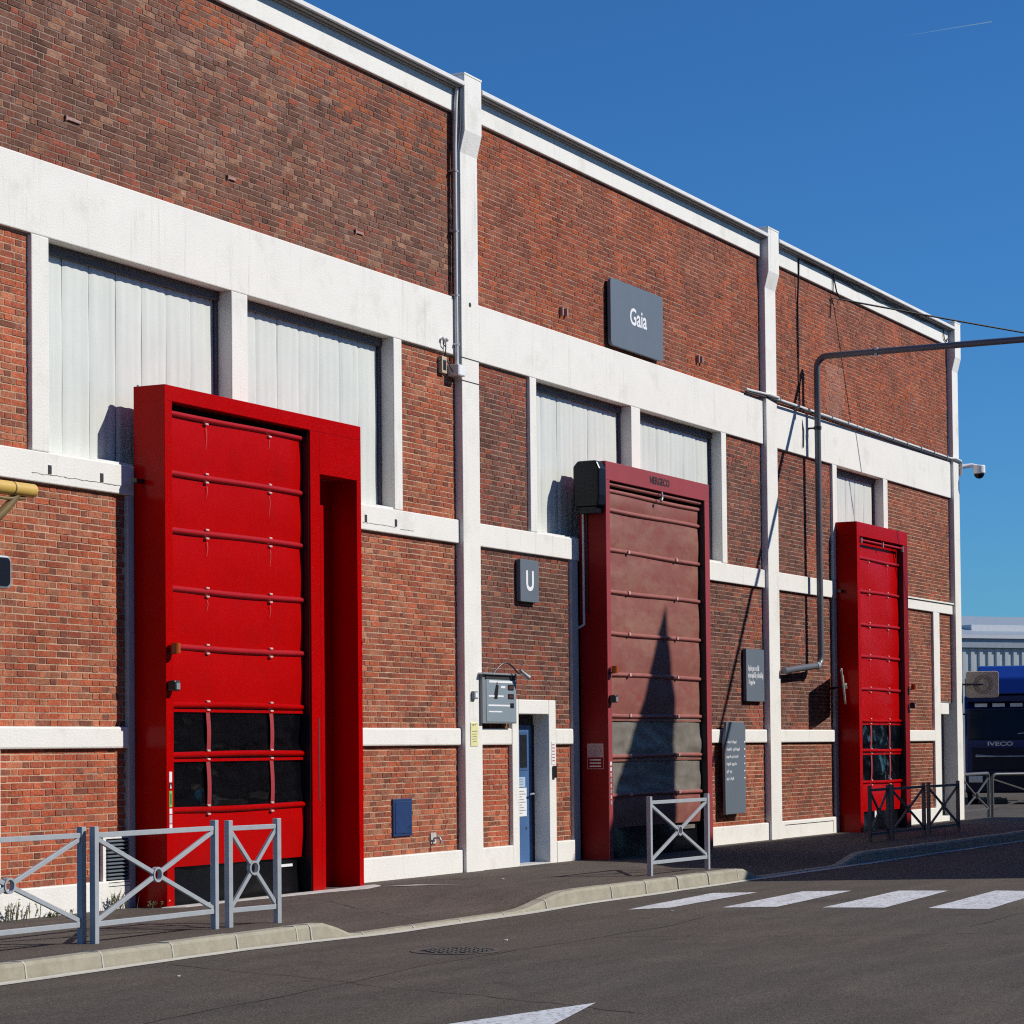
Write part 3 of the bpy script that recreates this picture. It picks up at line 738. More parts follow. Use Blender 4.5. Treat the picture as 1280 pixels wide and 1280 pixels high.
def beacon(root, x, y, z, side=1):
    m = MB(); m.box(x-.045, x+.035, y-.05, y, z-.055, z-.035); b = m.build('beacon_bracket', BLACK, root)
    m = MB(); m.tube([(x, y-.07, z-.05), (x, y-.07, z+.03), (x, y-.07, z+.055)], .05, 14); m.build('beacon_lens', ORANGE, root, smooth=True)
def radar(root, x, y, z):
    m = MB(); m.box(x-.06, x+.05, y-.10, y-.005, z-.055, z+.055); o = m.build('motion_sensor', BLACK, root, bevel=.015)
    m = MB(); m.box(x-.035, x+.03, y-.106, y-.101, z-.04, z+.03); m.build('sensor_window', GREYBOX, root)

# --- first door: bright red with side tower
d1 = thing('roll_up_door', (23.5, -0.2, 0.055), 'bright red roll-up door with tall open tower on its right side, nearest the camera', 'roll-up door', 'red roll-up doors')
YF = -0.40
MB().box(21.48, 21.615, YF, -0.004, 0.05, 5.37).build('side_post', RED, d1, bevel=.004)
MB().box(21.48, 25.545, YF, -0.004, 5.37, 5.535).build('header', RED, d1, bevel=.004)
m = MB(); m.box(24.39, 24.60, YF, -0.004, 0.05, 5.369); m.build('guide_post', RED, d1, bevel=.003)
MB().box(24.60, 25.545, YF, -0.004, 4.88, 5.369).build('tower_head', RED, d1, bevel=.003)
MB().box(25.445, 25.545, YF, -0.004, 0.05, 4.879).build('tower_post', RED, d1, bevel=.003)
MB().box(24.601, 24.665, YF, YF+.30, 0.05, 4.52).build('guide_lip', RED, d1, bevel=.003)
MB().box(24.60, 25.445, -0.05, -0.006, 0.05, 4.879).build('tower_back', RED, d1)
MB().box(24.53, 24.55, YF-.003, YF+.01, 1.10, 2.05).build('guide_slot', INNER, d1)
MB().box(21.616, 24.389, -0.15, -0.006, 0.1, 5.369).build('roller_box', INNER, d1)
MB().box(24.375, 24.388, YF+.02, -0.1, .05, 5.36).build('guide_seal', BLACK, d1)
R1 = [5.27, 4.635, 4.03, 3.40, 2.785, 2.175, 1.645, 1.055]
curtain(d1, 21.617, 24.372, -0.285, R1, 0.055, True, REDV, RIB, (5, 6), 0.46, True, (22.40, 23.67), DARKV)
beacon(d1, 21.56, YF, 2.76); radar(d1, 21.555, YF, 2.37)
for z0, z1, mm, nm in ((1.36, 1.47, PAPER, 'sticker'), (1.29, 1.35, BLACK, 'sticker'), (1.10, 1.27, GREEN, 'sticker'), (1.03, 1.085, PAPER, 'sticker'), (.93, 1.02, mat('pale_grey_sticker', (.5, .5, .5), .7), 'sticker'), (.86, .92, PAPER, 'sticker')):
    MB().box(21.525, 21.575, YF-.0035, YF+.001, z0, z1).build(nm, mm, d1)
MB().box(21.535, 21.565, YF-.005, YF-.003, 1.13, 1.24).build('sticker_print', mat('green_ink', (.03, .22, .03), .7), d1)
m = MB(); m.prism([(21.535, YF-.005, 1.295), (21.565, YF-.005, 1.295), (21.55, YF-.005, 1.345)], (0, .001, 0)); m.build('sticker_print', PAPER, d1)
for x in (21.495, 21.60): MB().tube([(x, -0.34 if x > 21.5 else -0.05, 5.53), (x, -0.34 if x > 21.5 else -0.05, 5.55)], .014).build('lifting_eye', METAL, d1)
MB().tube([(23.4, -0.06, 5.536), (23.4, -0.06, 5.56)], .02).build('bolt', METAL, d1)
MB().box(21.30, 21.48, -0.14, -0.09, 4.50, 4.545).build('wall_bracket', BLACK, d1)
MB().box(23.9, 24.15, -0.272, -0.256, 0.36, 0.39).build('reflector', PAPER, d1)
MB().box(25.53, 25.549, YF-.006, YF+.01, 2.93, 2.97).build('hinge', RIB, d1)
for k in range(5):
    MB().box(21.51+.001*k, 21.53+.001*k, YF-.004, YF+.002, .12+.11*k*0, .135).build('scuff', CLIP, d1) if k == 0 else None

# --- second door: faded pinkish red
d2 = thing('roll_up_door', (34.4, -0.2, 0.055), 'faded pinkish red roll-up door with a dark motor box at its upper left corner', 'roll-up door', 'red roll-up doors')
YF = -0.44
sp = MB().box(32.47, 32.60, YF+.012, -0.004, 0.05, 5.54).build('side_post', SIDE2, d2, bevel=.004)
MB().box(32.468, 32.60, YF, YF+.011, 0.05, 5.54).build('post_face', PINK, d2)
MB().box(32.47, 36.39, YF, -0.004, 5.541, 5.81).build('header', PINK, d2, bevel=.005)
MB().box(36.20, 36.39, YF, -0.004, 0.05, 5.54).build('guide_post', PINK, d2, bevel=.004)
MB().box(36.185, 36.199, YF+.02, -0.1, .05, 5.53).build('guide_seal', BLACK, d2)
MB().box(32.605, 36.18, -0.15, -0.006, 0.1, 5.538).build('roller_box', INNER, d2)
R2 = [5.40, 5.13, 4.54, 3.94, 3.33, 2.73, 2.13, 1.54, 0.97]
curtain(d2, 32.602, 36.17, -0.33, R2, 0.055, False, FADE, FADERIB, (6, 7), 0.50, False, (33.4, 35.2), GREYV)
for i, z in enumerate(R2[2:], 2):
    for sx in (33.4, 35.2): MB().box(sx-.03, sx+.03, -0.388, -0.352, z-.02, z+.03).build('strap_clip', CLIP, d2, bevel=.008)
MB().tube([(32.61, -0.37, 5.50), (36.15, -0.37, 5.50)], .03).build('roll_bar', FADERIB, d2, smooth=True)
m = MB(); m.tube([(34.5, -0.44, 5.53), (34.5, -0.45, 5.44), (34.46, -0.45, 5.39), (34.42, -.45, 5.42)], .018); m.build('hook', METAL, d2)
P = [(32.20, -0.46, 5.16)]
mo = MB().prism([(32.22, y, z) for y, z in ((-0.43, 5.14), (-0.455, 5.30), (-0.455, 5.68), (-0.40, 5.80), (-0.10, 5.80), (-0.03, 5.72), (-0.03, 5.14))], (0.247, 0, 0)).build('motor_box', NAVY, d2, bevel=.03)
MB().box(32.26, 32.466, -0.38, -0.10, 5.04, 5.14).build('motor_foot', NAVY, d2, bevel=.01)
m = MB(); m.tube([(32.45, -0.08, 5.05), (32.45, -0.08, 3.45)], .018).tube([(32.45, -.08, 3.45), (32.45, 0.02, 3.40)], .018); m.build('conduit', CONDUIT, d2)
m = MB(); m.tube([(32.455, -0.14, 5.05), (32.455, -0.14, 3.6)], .010); m.build('conduit', BLACK, d2)
def on_side(x): return lambda u, v: (x, u, v)
sg = MB().box(32.4640, 32.4690, -0.36, -0.10, 1.36, 1.73).build('warning_plate', mat('pink_plate', (.50, .30, .28), .7), d2)
m = MB(); n = 24
for i in range(n):
    a, b = 6.28318*i/n, 6.28318*(i+1)/n
    m.quad(*[(32.462, -0.23+r*math.cos(t), 1.62+r*math.sin(t)) for r, t in ((.068, a), (.082, a), (.082, b), (.068, b))])
m.build('warning_ring', INK, sg, fix=False)
m = MB()
m.quad(*[(32.4615, y, z) for y, z in ((-.222, 1.665), (-.238, 1.665), (-.238, 1.68), (-.222, 1.68))])
m.quad(*[(32.4615, y, z) for y, z in ((-.215, 1.61), (-.248, 1.61), (-.246, 1.66), (-.216, 1.66))])
m.quad(*[(32.4615, y, z) for y, z in ((-.205, 1.56), (-.218, 1.56), (-.228, 1.61), (-.216, 1.61))])
m.quad(*[(32.4615, y, z) for y, z in ((-.262, 1.56), (-.250, 1.56), (-.232, 1.61), (-.246, 1.61))])
m.build('warning_figure', INK, sg, fix=False)
MB().box(32.461, 32.4635, -0.35, -0.11, 1.37, 1.53).build('warning_text_field', SIDE2, sg)
m = MB()
for i in range(3): m.box(32.4595, 32.4605, -0.32, -0.14, 1.395+.045*i, 1.41+.045*i)
m.build('warning_text', LETTER, sg)
tm = text_mb('NERGECO', 34.06, 34.80, 5.625, 5.74, lambda u, v: (u, YF-.004, v), bold=.035); tm.build('lettering', LETTER_D, d2, fix=False)
beacon(d2, 32.56, YF, 2.79); radar(d2, 32.555, YF, 2.37)
for i in range(8): MB().box(32.51, 32.56, YF-.004, YF+.001, .85+.08*i, .905+.08*i).build('sticker', PAPER if i in (6, 7) else (mat('pink_sticker', (.55, .36, .36), .7) if i % 2 else INK), d2)
MB().box(34.9, 35.9, -0.335, -0.312, .40, .46).build('skirt_strip', GREYV, d2)

# --- third door: red, far end
d3 = thing('roll_up_door', (45.1, -0.2, 0.055), 'narrow red roll-up door farthest from the camera, behind the shaded barriers', 'roll-up door', 'red roll-up doors')
YF = -0.41
MB().box(43.62, 43.78, YF, -0.004, 0.05, 5.53).build('side_post', RED, d3, bevel=.004)
MB().box(43.62, 46.64, YF, -0.004, 5.531, 5.79).build('header', RED, d3, bevel=.005)
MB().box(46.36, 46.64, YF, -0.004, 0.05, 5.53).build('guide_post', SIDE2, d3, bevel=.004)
MB().box(46.345, 46.358, YF+.02, -0.1, .05, 5.52).build('guide_seal', BLACK, d3)
MB().box(43.79, 46.34, -0.15, -0.006, 0.1, 5.529).build('roller_box', INNER, d3)
R3 = [5.14, 4.53, 3.91, 3.31, 2.70, 2.11, 1.55, 0.96]
MB().grid(lambda u, v: (43.785+2.53*u, -0.30, 5.14+.3*v), 4, 2).build('curtain_panel', REDV, d3)
curtain(d3, 43.785, 46.32, -0.30, R3, 0.055, True, REDV, RIB, (5, 6), 0.42, True, (44.55, 45.65), DARKV)
MB().tube([(43.80, -0.40, 5.46), (46.3, -0.40, 5.46)], .022).build('roll_bar', RIB, d3, smooth=True)
for x in (43.85, 45.1, 46.3): MB().box(x-.02, x+.02, -0.432, -0.395, 5.40, 5.50).build('bar_clamp', METAL, d3)
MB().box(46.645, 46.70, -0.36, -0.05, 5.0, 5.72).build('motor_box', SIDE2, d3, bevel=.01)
beacon(d3, 46.62, YF-.02, 2.78); radar(d3, 46.62, YF-.02, 2.42)
MB().tube([(44.3, -0.1, 5.79), (44.3, -0.1, 5.83)], .025).build('bolt', METAL, d3)
MB().box(43.45, 43.62, -0.14, -0.09, 4.48, 4.53).build('wall_bracket', BLACK, d3)
MB().box(44.7, 44.85, -0.318, -0.31, .30, .42).build('reflector', PAPER, d3)

# ------------------------------------------------------------------ signs on the facade
def plate(name, x0, x1, z0, z1, yf, yb, r, label, cat, m=SLATE):
    P = rrect(x0, x1, z0, z1, r, yf)
    t = thing(name, ((x0+x1)/2, yb, z0), label, cat)
    MB().prism(P, (0, yb-yf, 0)).build('panel', m, t, bevel=.004)
    return t
g1 = plate('name_sign', 33.58, 35.55, 7.685, 8.70, -0.045, 0.01, .09, 'large slate grey name sign reading Gaia high on the brickwork', 'sign')
text_mb('Gaia', 34.28, 34.915, 8.09, 8.355, lambda u, v: (u, -0.048, v), bold=.018).build('lettering', LETTER, g1, fix=False)
MB().box(34.2, 34.9, 0.01, 0.06, 8.0, 8.4).build('mounting_rail', INNER, g1)
g2 = plate('letter_sign', 30.51, 31.08, 3.70, 4.285, -0.03, 0.035, .02, 'slate grey sign with a single white letter U on the dark brick', 'sign')
text_mb('U', 30.68, 30.92, 3.85, 4.135, lambda u, v: (u, -0.033, v), bold=.03).build('lettering', LETTER, g2, fix=False)
g3 = plate('wall_sign', 38.95, 39.78, 2.42, 3.305, -0.03, 0.03, .015, 'slate grey rectangular sign with three short white lines beside the pillar', 'sign')
m = MB()
def words(m, x, z, h, lens, y):
    for L in lens:
        e = x+L
        while x < e:
            wq = random.uniform(.018, .035)
            k = random.choice((0, 0, 1, 2)); zz0 = z-(h*.3 if k == 2 else 0); zz1 = z+h*(1.0 if k == 1 else .68)
            t = random.choice((0, 1, 2))
            m.box(x, x+wq*.5, y-.001, y+.001, zz0, zz1)
            if t != 0: m.box(x+wq*.34, x+wq*.8, y-.001, y+.001, z+h*.45, z+h*.68)
            if t == 2: m.box(x+wq*.62, x+wq*.9, y-.001, y+.001, z, z+h*.449)
            x += wq+.006
        x += .03
words(m, 39.03, 2.935, .095, (.30, .16), -0.032); words(m, 39.03, 2.82, .095, (.34, .28), -0.032); words(m, 39.05, 2.71, .08, (.28,), -0.032)
tag(m.build('lettering', LETTER, g3), None, kind='stuff')
# tall directory panel leaning proud of the wall, chamfered corner
g4 = thing('directory_panel', (38.2, 0.0, 0.55), 'tall slate grey directory panel with a cut corner and white text lines', 'sign')
P = [(37.78, -0.10, .55), (38.62, -0.10, .55), (38.68, -0.10, .62), (38.70, -0.10, 1.98), (38.63, -0.10, 2.065), (37.86, -0.10, 2.065), (37.76, -0.10, 1.70)]
MB().prism(P, (0, 0.05, 0)).build('panel', SLATE, g4, bevel=.008)
for z in (.8, 1.8): MB().box(37.95, 38.5, -0.05, 0.06, z-.03, z+.03).build('mounting_rail', INNER, g4)
m = MB()
for z, L in ((1.715, .42), (1.595, .56), (1.475, .50), (1.355, .40), (1.235, .20), (1.115, .29)):
    words(m, 37.83, z, .048, (L*.45, L*.5), -0.1025)
    m.box(38.61, 38.66, -.1035, -.1015, z+.012, z+.034)
tag(m.build('lettering', LETTER, g4), None, kind='stuff')
# noticeboard cabinet with gooseneck lamp
g5 = thing('noticeboard', (29.75, 0.0, 2.0), 'grey notice cabinet with small displays and a gooseneck lamp beside the pillar', 'noticeboard')
MB().box(29.20, 30.20, -0.105, 0.06, 2.01, 2.66).build('cabinet', GREYBOX, g5, bevel=.006)
MB().box(29.16, 30.22, -0.15, 0.05, 2.66, 2.685).build('cabinet_roof', METAL, g5, bevel=.004)
MB().box(29.30, 30.17, -0.112, -0.104, 2.03, 2.60).build('board_face', GREYFACE, g5, bevel=.003)
MB().box(29.27, 30.19, -0.118, -0.106, 2.605, 2.645).build('board_shade', INNER, g5)
m = MB(); m.box(29.38, 30.06, -.1145, -.1125, 2.555, 2.585).box(29.36, 29.80, -.1145, -.1125, 2.365, 2.387).box(29.35, 29.98, -.1145, -.1125, 2.24, 2.262).box(29.36, 29.75, -.1145, -.1125, 2.158, 2.176).box(29.72, 29.85, -.1145, -.1125, 2.485, 2.515); m.build('white_labels', LETTER, g5)
for x0, x1, z0, z1 in ((29.93, 30.10, 2.46, 2.535), (29.93, 30.10, 2.34, 2.41), (30.00, 30.10, 2.22, 2.285)):
    f = MB().box(x0, x1, -.117, -.1125, z0, z1).build('display', BLACK, g5)
    if z0 > 2.3: MB().box(x0+.04, x1-.03, -.1185, -.1172, z0+.02, z1-.02).build('display_screen', mat('dim_red_display', (.12, .03, .03), .4), f)
m = MB(); m.prism([(29.53, -.118, 2.34), (29.61, -.118, 2.34), (29.65, -.118, 2.52), (29.58, -.118, 2.53), (29.53, -.118, 2.42)], (0, .006, 0)).box(29.60, 29.615, -.118, -.113, 2.53, 2.57); m.build('hanging_key_tag', BLACK, g5)
m = MB(); pts = [(29.50+.62*t, -0.12-.10*t, 2.685+.14*math.sin(math.pi*min(1, t*1.12))) for t in [i/12 for i in range(13)]]
m.tube(pts, .011, 8); m.build('lamp_neck', BLACK, g5, smooth=True)
m = MB(); m.tube([(30.10, -.215, 2.735), (30.22, -.24, 2.66), (30.27, -.25, 2.635)], .022, 10, r1=.042); m.build('lamp_head', METAL, g5, smooth=True)
# yellow paper notice and small switch on the pillar
g6 = thing('paper_notice', (29.0, -0.065, 1.70), 'narrow yellow paper notice stuck on the white pillar', 'notice')
MB().box(28.93, 29.14, -0.068, -0.0605, 1.71, 2.02).build('sheet', YNOTE, g6)
m = MB(); words(m, 28.96, 1.985, .018, (.12,), -.0695); m.box(28.97, 29.10, -.0705, -.069, 1.90, 1.91)
for i in range(4): m.box(28.96+.02*(i % 2), 29.09, -.0705, -.069, 1.865-.033*i, 1.872-.033*i)
m.build('print_lines', INK, g6)
g7 = thing('wall_switch', (29.03, -0.065, 2.33), 'small grey switch box on the white pillar above the notice', 'switch')
MB().box(28.96, 29.07, -0.11, -0.0605, 2.33, 2.435).build('case', GREYBOX, g7, bevel=.01)
MB().box(28.985, 29.05, -0.114, -0.1105, 2.35, 2.415).build('face', LETTER, g7)
# intercom, hooks and junction box near the pillar top
g8 = thing('intercom', (28.4, 0.04, 6.58), 'small beige intercom box with loose wires under the beam', 'intercom')
MB().box(28.33, 28.47, -0.01, 0.05, 6.58, 6.80).build('case', BEIGE, g8, bevel=.008)
MB().box(28.36, 28.44, -0.014, -0.0105, 6.62, 6.75).build('speaker_grille', BLACK, g8)
m = MB(); m.tube([(28.42, -0.005, 6.80), (28.40, -0.03, 6.9), (28.42, -0.02, 7.02)], .008, 6).tube([(28.40, -0.03, 6.92), (28.33, -0.03, 6.95), (28.33, -0.03, 7.0)], .008, 6).tube([(28.41, 0, 6.84), (28.30, 0.02, 6.74)], .008, 6).tube([(28.46, 0, 6.78), (28.52, -0.04, 6.66), (28.56, -.04, 6.62)], .008, 6); m.build('wire', CABLE, g8)
for x in (28.32, 28.42): MB().ball((x, -0.035, 7.02), .028).build('hook_end', CONDUIT, g8, smooth=True)
g9 = thing('junction_box', (28.66, 0.0, 6.58), 'grey junction box at the lower end of the conduit beside the pillar', 'junction box')
MB().box(28.58, 28.775, -0.115, 0.05, 6.57, 6.72).build('case', CONDUIT, g9, bevel=.01)
MB().box(28.60, 28.76, -0.120, -0.1155, 6.585, 6.705).build('lid', LETTER, g9)
g10 = thing('conduit_pipe', (28.70, -0.02, 6.72), 'thin pale conduit running up the left side of the pillar to the roof', 'conduit')
m = MB(); m.tube([(28.70, -0.03, 6.72), (28.70, -0.03, 7.5), (28.70, -0.03, 9.6), (28.72, -0.04, 10.2), (28.74, -0.05, 10.41)], .026, 10); m.build('pipe', CONDUIT, g10, smooth=True)
m = MB(); m.tube([(28.755, -0.035, 6.72), (28.75, -0.035, 9.55), (28.76, -0.08, 9.9), (28.76, -0.09, 10.4)], .016, 8); m.build('pipe', PIPE, g10, smooth=True)
for z in (7.0, 7.65, 8.5, 9.3): MB().box(28.66, 28.745, -0.058, 0.05, z-.012, z+.012).build('pipe_clip', METAL, g10)
# tap on the wall
g11 = thing('wall_tap', (28.08, 0.02, 0.48), 'small metal tap sticking out of the brick near the plinth', 'tap')
m = MB(); m.tube([(28.08, 0.06, .53), (28.08, -0.05, .53), (28.07, -0.07, .50), (28.07, -0.07, .455)], .016, 8); m.build('spout', METAL, g11)
MB().box(28.04, 28.14, -0.045, -0.03, .55, .565).build('tap_handle', METAL, g11)
MB().box(28.0, 28.14, 0.035, 0.05, .46, .60).build('tap_plate', CONC, g11)
# yellow pipe end and floodlight at the left edge
g12 = thing('yellow_jib', (18.7, 0.0, 3.6), 'yellow pipe arm with a curved ochre brace at the left edge of the wall', 'pipe')
m = MB(); m.tube([(16.9, -0.35, 4.212), (19.27, -0.35, 4.222), (19.305, -0.35, 4.222), (19.325, -0.35, 4.222)], .068, 16); m.build('arm', YELLOW, g12, smooth=True)
m = MB(); m.tube([(18.985, -0.35, 4.22), (19.0, -0.35, 4.22)], .072, 16); m.build('collar', OCHRE, g12, smooth=True)
m = MB(); m.tube([(19.08, -0.34, 4.16), (18.98, -0.32, 4.05), (18.85, -0.28, 3.92), (18.65, -0.2, 3.82), (18.3, -0.06, 3.78), (18.28, 0.06, 3.78)], .045, 10); m.build('brace', OCHRE, g12, smooth=True)
m = MB(); m.tube([(19.2, -0.35, 4.14), (18.95, -0.35, 4.12), (17.6, -.35, 4.11)], .018, 8); m.build('rod', OCHRE, g12)
g13 = thing('floodlight', (18.9, 0.0, 3.22), 'grey rounded floodlight cut off by the left edge of the picture', 'floodlight')
m = MB(); m.prism([(x+.0, y, z) for x, y, z in rrect(18.60, 18.99, 3.25, 3.57, .06, -0.36)], (0, .12, 0)); m.build('housing', METAL, g13, bevel=.02)
m = MB(); m.prism(rrect(18.62, 18.955, 3.275, 3.545, .05, -0.366), (0, .005, 0)); m.build('lens', NAVY, g13)
m = MB(); m.tube([(18.99, -0.30, 3.41), (19.02, -0.30, 3.41)], .03).bar((18.8, -0.24, 3.41), (18.8, 0.06, 3.41), .05); m.build('bracket', BLACK, g13)

# ------------------------------------------------------------------ overhead pipe, cables, camera, mirrors
g14 = thing('overhead_pipe', (42.25, -0.17, 2.9), 'grey pipe climbing the wall, then crossing high over the street', 'pipe')
XP = 42.25
def arc(c, r, a0, a1, ax, bx, n=6):
    c, ax, bx = Vector(c), Vector(ax), Vector(bx)
    return [tuple(c+r*(math.cos(a0+(a1-a0)*i/n)*ax+math.sin(a0+(a1-a0)*i/n)*bx)) for i in range(n+1)]
zt, zb = 8.67, 3.09
pts = [(XP, -16.0, zt)] + arc((XP, -0.37, zt-.20), .20, math.pi/2, 0, (0, 1, 0), (0, 0, 1)) + arc((XP-.18, -0.17, zb+.18), .18, 0, -math.pi/2, (1, 0, 0), (0, 0, 1)) + [(40.9, -0.15, 3.0), (40.48, -0.13, 2.96)]
m = MB(); m.tube(pts, .058, 14); m.build('pipe', PIPE, g14, smooth=True)
m = MB(); m.tube([(XP-.15, -0.172, zb), (XP-.28, -.171, zb-.007)], .066, 14); m.build('coupling', METAL, g14, smooth=True)
for z in (7.38,):
    m = MB(); m.bar((XP, -0.17, z), (XP-.02, 0.05, z), .04, .03); m.tube([(XP, -0.17, z-.03), (XP, -0.17, z+.03)], .07, 14); m.build('pipe_clamp', BLACK, g14)
MB().box(XP-.05, XP+.05, -1.32, -1.27, zt-.075, zt+.075).build('pipe_clamp', METAL, g14)
MB().box(41.28, 41.36, -0.16, 0.05, 2.99, 3.05).build('pipe_clamp', BLACK, g14)
# posts that carry the pipe across the street, out of view
m = MB(); m.tube([(XP, -15.9, -0.1), (XP, -15.9, zt)], .09, 12); m.build('support_post', PIPE, g14)
g15 = thing('wall_cable', (41.9, 0.03, 3.0), 'thin black cable hanging down the wall from the roof edge behind the pipe', 'cable')
m = MB(); m.tube([(41.80, -0.02, 10.41), (41.80, -0.012, 10.1), (41.84, 0.03, 9.6), (41.84, 0.03, 8.6)], .016, 6); m.tube([(41.84, 0.03, 8.6), (41.9, 0.03, 7.65), (41.93, -0.02, 7.3), (41.9, -.02, 7.0)], .014, 6); m.build('cable', CABLE, g15)
g16 = thing('overhead_cable', (43.8, -0.05, 9.9), 'thin black cable running from the roof edge out over the street', 'cable')
A = Vector((43.9, -0.06, 9.98)); B = Vector((44.6, -9.0, 10.2))
m = MB(); pts = []
B = Vector((52.0, -8.3, 8.84))
for i in range(21):
    t = i/20; p = A.lerp(B, t); p.z -= 0.10*math.sin(math.pi*t); pts.append(tuple(p))
m.tube(pts, .017, 6); m.build('cable', CABLE, g16)
m = MB(); m.tube([(43.64, -0.02, 10.40), (43.72, -0.05, 10.1), (43.9, -0.06, 9.98)], .014, 6).tube([(43.62, -.03, 10.40), (43.62, -.015, 10.05)], .010, 6); m.tube([(43.9, -0.06, 9.98), (43.62, 0.02, 9.97), (43.58, 0.03, 9.6)], .013, 6); m.build('bracket_wire', CABLE, g16)
m = MB(); pts = [(41.9+8.6*t, -0.03, 10.40-.012*math.sin(40*t)-.05*abs(math.sin(3.2*t))) for t in [i/30 for i in range(31)]] + [(50.6, -.02, 10.2), (50.75, -.02, 10.16), (50.86, -.02, 10.25)]
m.tube(pts, .012, 6); tag(m.build('eaves_cable', CABLE), 'slack black cable looped under the eaves of the third bay', 'cable')
# horizontal conduit on the beam
g17 = thing('beam_conduit', (45.0, -0.03, 7.66), 'long pale conduit running along the top of the beam to the corner camera', 'conduit')
m = MB(); m.tube([(39.10, -0.03, 7.70), (39.94, -0.05, 7.72), (40.0, -0.10, 7.715), (40.46, -0.10, 7.715), (40.55, -0.02, 7.715), (50.9, -0.02, 7.70), (51.0, -0.10, 7.70), (51.40, -0.10, 7.69), (51.44, -0.06, 7.62)], .026, 10); m.build('pipe', CONDUIT, g17, smooth=True)
for i in range(12): MB().box(40.7+.9*i, 40.73+.9*i, -0.058, 0.05, 7.665, 7.745).build('pipe_clip', METAL, g17)
m = MB(); m.tube([(39.10, -0.03, 7.655), (39.95, -0.05, 7.67), (40.5, -0.09, 7.66), (50.9, -0.01, 7.652)], .020, 8); m.build('cable', CABLE, g17)  # black line under the conduit stands in for its shadow
# dome camera on the corner
g18 = thing('dome_camera', (51.55, -0.2, 7.3), 'white dome security camera on a bracket at the far corner', 'camera')
m = MB(); m.tube([(51.40, -0.05, 7.52), (51.50, -0.10, 7.58), (51.60, -0.28, 7.60), (51.66, -0.42, 7.56)], .05, 10); m.build('arm', LETTER, g18, smooth=True)
m = MB(); m.tube([(51.66, -0.42, 7.60), (51.66, -0.42, 7.56), (51.66, -0.42, 7.42)], .13, 16); m.build('housing', LETTER, g18, smooth=True, bevel=.02)
m = MB(); m.ball((51.66, -0.42, 7.42), .11, 14, (1, 1, .95)); m.build('dome', NAVY, g18, smooth=True)
MB().box(51.39, 51.42, -0.13, 0.1, 7.38, 7.66).build('wall_plate', METAL, g18)

def traffic_mirror(center, ax, tilt, wd, ht, label, arm):
    """ax: horizontal direction along the plate; the mirror looks to -normal"""
    c = Vector(center); ax = Vector(ax).normalized(); up0 = Vector((0, 0, 1)); nrm = ax.cross(up0).normalized()
    up = (up0*math.cos(tilt)+nrm*math.sin(tilt)).normalized(); nrm = ax.cross(up)
    f = lambda u, v, d=0: tuple(c+ax*u+up*v+nrm*d)
    t = thing('traffic_mirror', tuple(c), label, 'mirror', 'square traffic mirrors on the wall')
    P = [f(x, z) for x, _, z in rrect(-wd/2, wd/2, -ht/2, ht/2, .06, 0)]
    MB().prism(P, tuple(nrm*.03)).build('back_shell', TAN, t, bevel=.01)
    P2 = [f(x, z, -.008) for x, _, z in rrect(-wd/2+.03, wd/2-.03, -ht/2+.03, ht/2-.03, .05, 0)]
    MB().prism(P2, tuple(nrm*.006)).build('mirror_face', MIRROR, t)
    m = MB(); n = 24
    for r0, r1 in ((.13, .15), (.18, .20)):
        for i in range(n):
            a, b = 6.28318*i/n, 6.28318*(i+1)/n
            m.prism([f(r*math.cos(q), r*math.sin(q), .031) for r, q in ((r0, a), (r1, a), (r1, b), (r0, b))], tuple(nrm*.012))
    m.build('back_rib', RIBTAN, t)
    m = MB(); m.tube([f(0, 0, .03), f(0, 0, .08), arm], .02, 8); m.build('arm', BLACK, t)
    m = MB(); m.tube([f(0, 0, .028), f(0, 0, .085)], .05, 12); m.build('mount', TAN, t)
    return t
traffic_mirror((42.97, -0.32, 2.73), (.952, .333, 0), -0.10, 1.05, .64, 'square traffic mirror seen edge on, left of the far red door', (43.30, 0.05, 2.70))
traffic_mirror((51.62, -0.42, 2.92), (.42, -.90, 0), 0.06, .70, .56, 'square traffic mirror seen from its tan back at the far corner', (51.38, -0.05, 2.92))

# ------------------------------------------------------------------ pedestrian barriers
def barrier(a, b, zg, h, label, m=BARRIER, pw=.058, group='cross-braced barriers along the kerb', nm='barrier'):
    a, b = Vector((a[0], a[1], 0)), Vector((b[0], b[1], 0)); d = (b-a).normalized()
    t = thing(nm, ((a.x+b.x)/2, (a.y+b.y)/2, zg), label, 'barrier', group)
    P = lambda s_, z: Vector((0, 0, zg+z))+s_
    for q in (a, b):
        k = MB(); k.bar(P(q, -.1), P(q, h), pw, pw, up=d); o = k.build('post', m, t, bevel=.004)
    i0, i1 = a+d*pw/2, b-d*pw/2
    zt, zb = h-.075, .165
    for z in (zt, zb): MB().bar(P(i0, z), P(i1, z), .034, .045).build('rail', m, t, bevel=.003)
    c = (i0+i1)/2; cz = (zt+zb)/2
    R = .062
    for q, z in ((i0, zt-.03), (i1, zt-.03), (i0, zb+.03), (i1, zb+.03)):
        e = (P(q, z)-P(c, cz)).normalized()
        MB().bar(P(c, cz)+e*(R+.002), P(q, z), .028, .040).build('brace', m, t, bevel=.003)
    n = 20; k = MB(); nrm = d.cross(Vector((0, 0, 1)))*.022
    for i in range(n):
        A_, B_ = 6.28318*i/n, 6.28318*(i+1)/n
        k.prism([tuple(P(c, cz)-nrm+d*r*math.cos(w_)+Vector((0, 0, r*math.sin(w_)))) for r, w_ in ((R-.012, A_), (R+.006, A_), (R+.006, B_), (R-.012, B_))], tuple(nrm*2))
    k.build('ring', m, t)
    return t
ZG = 0.05
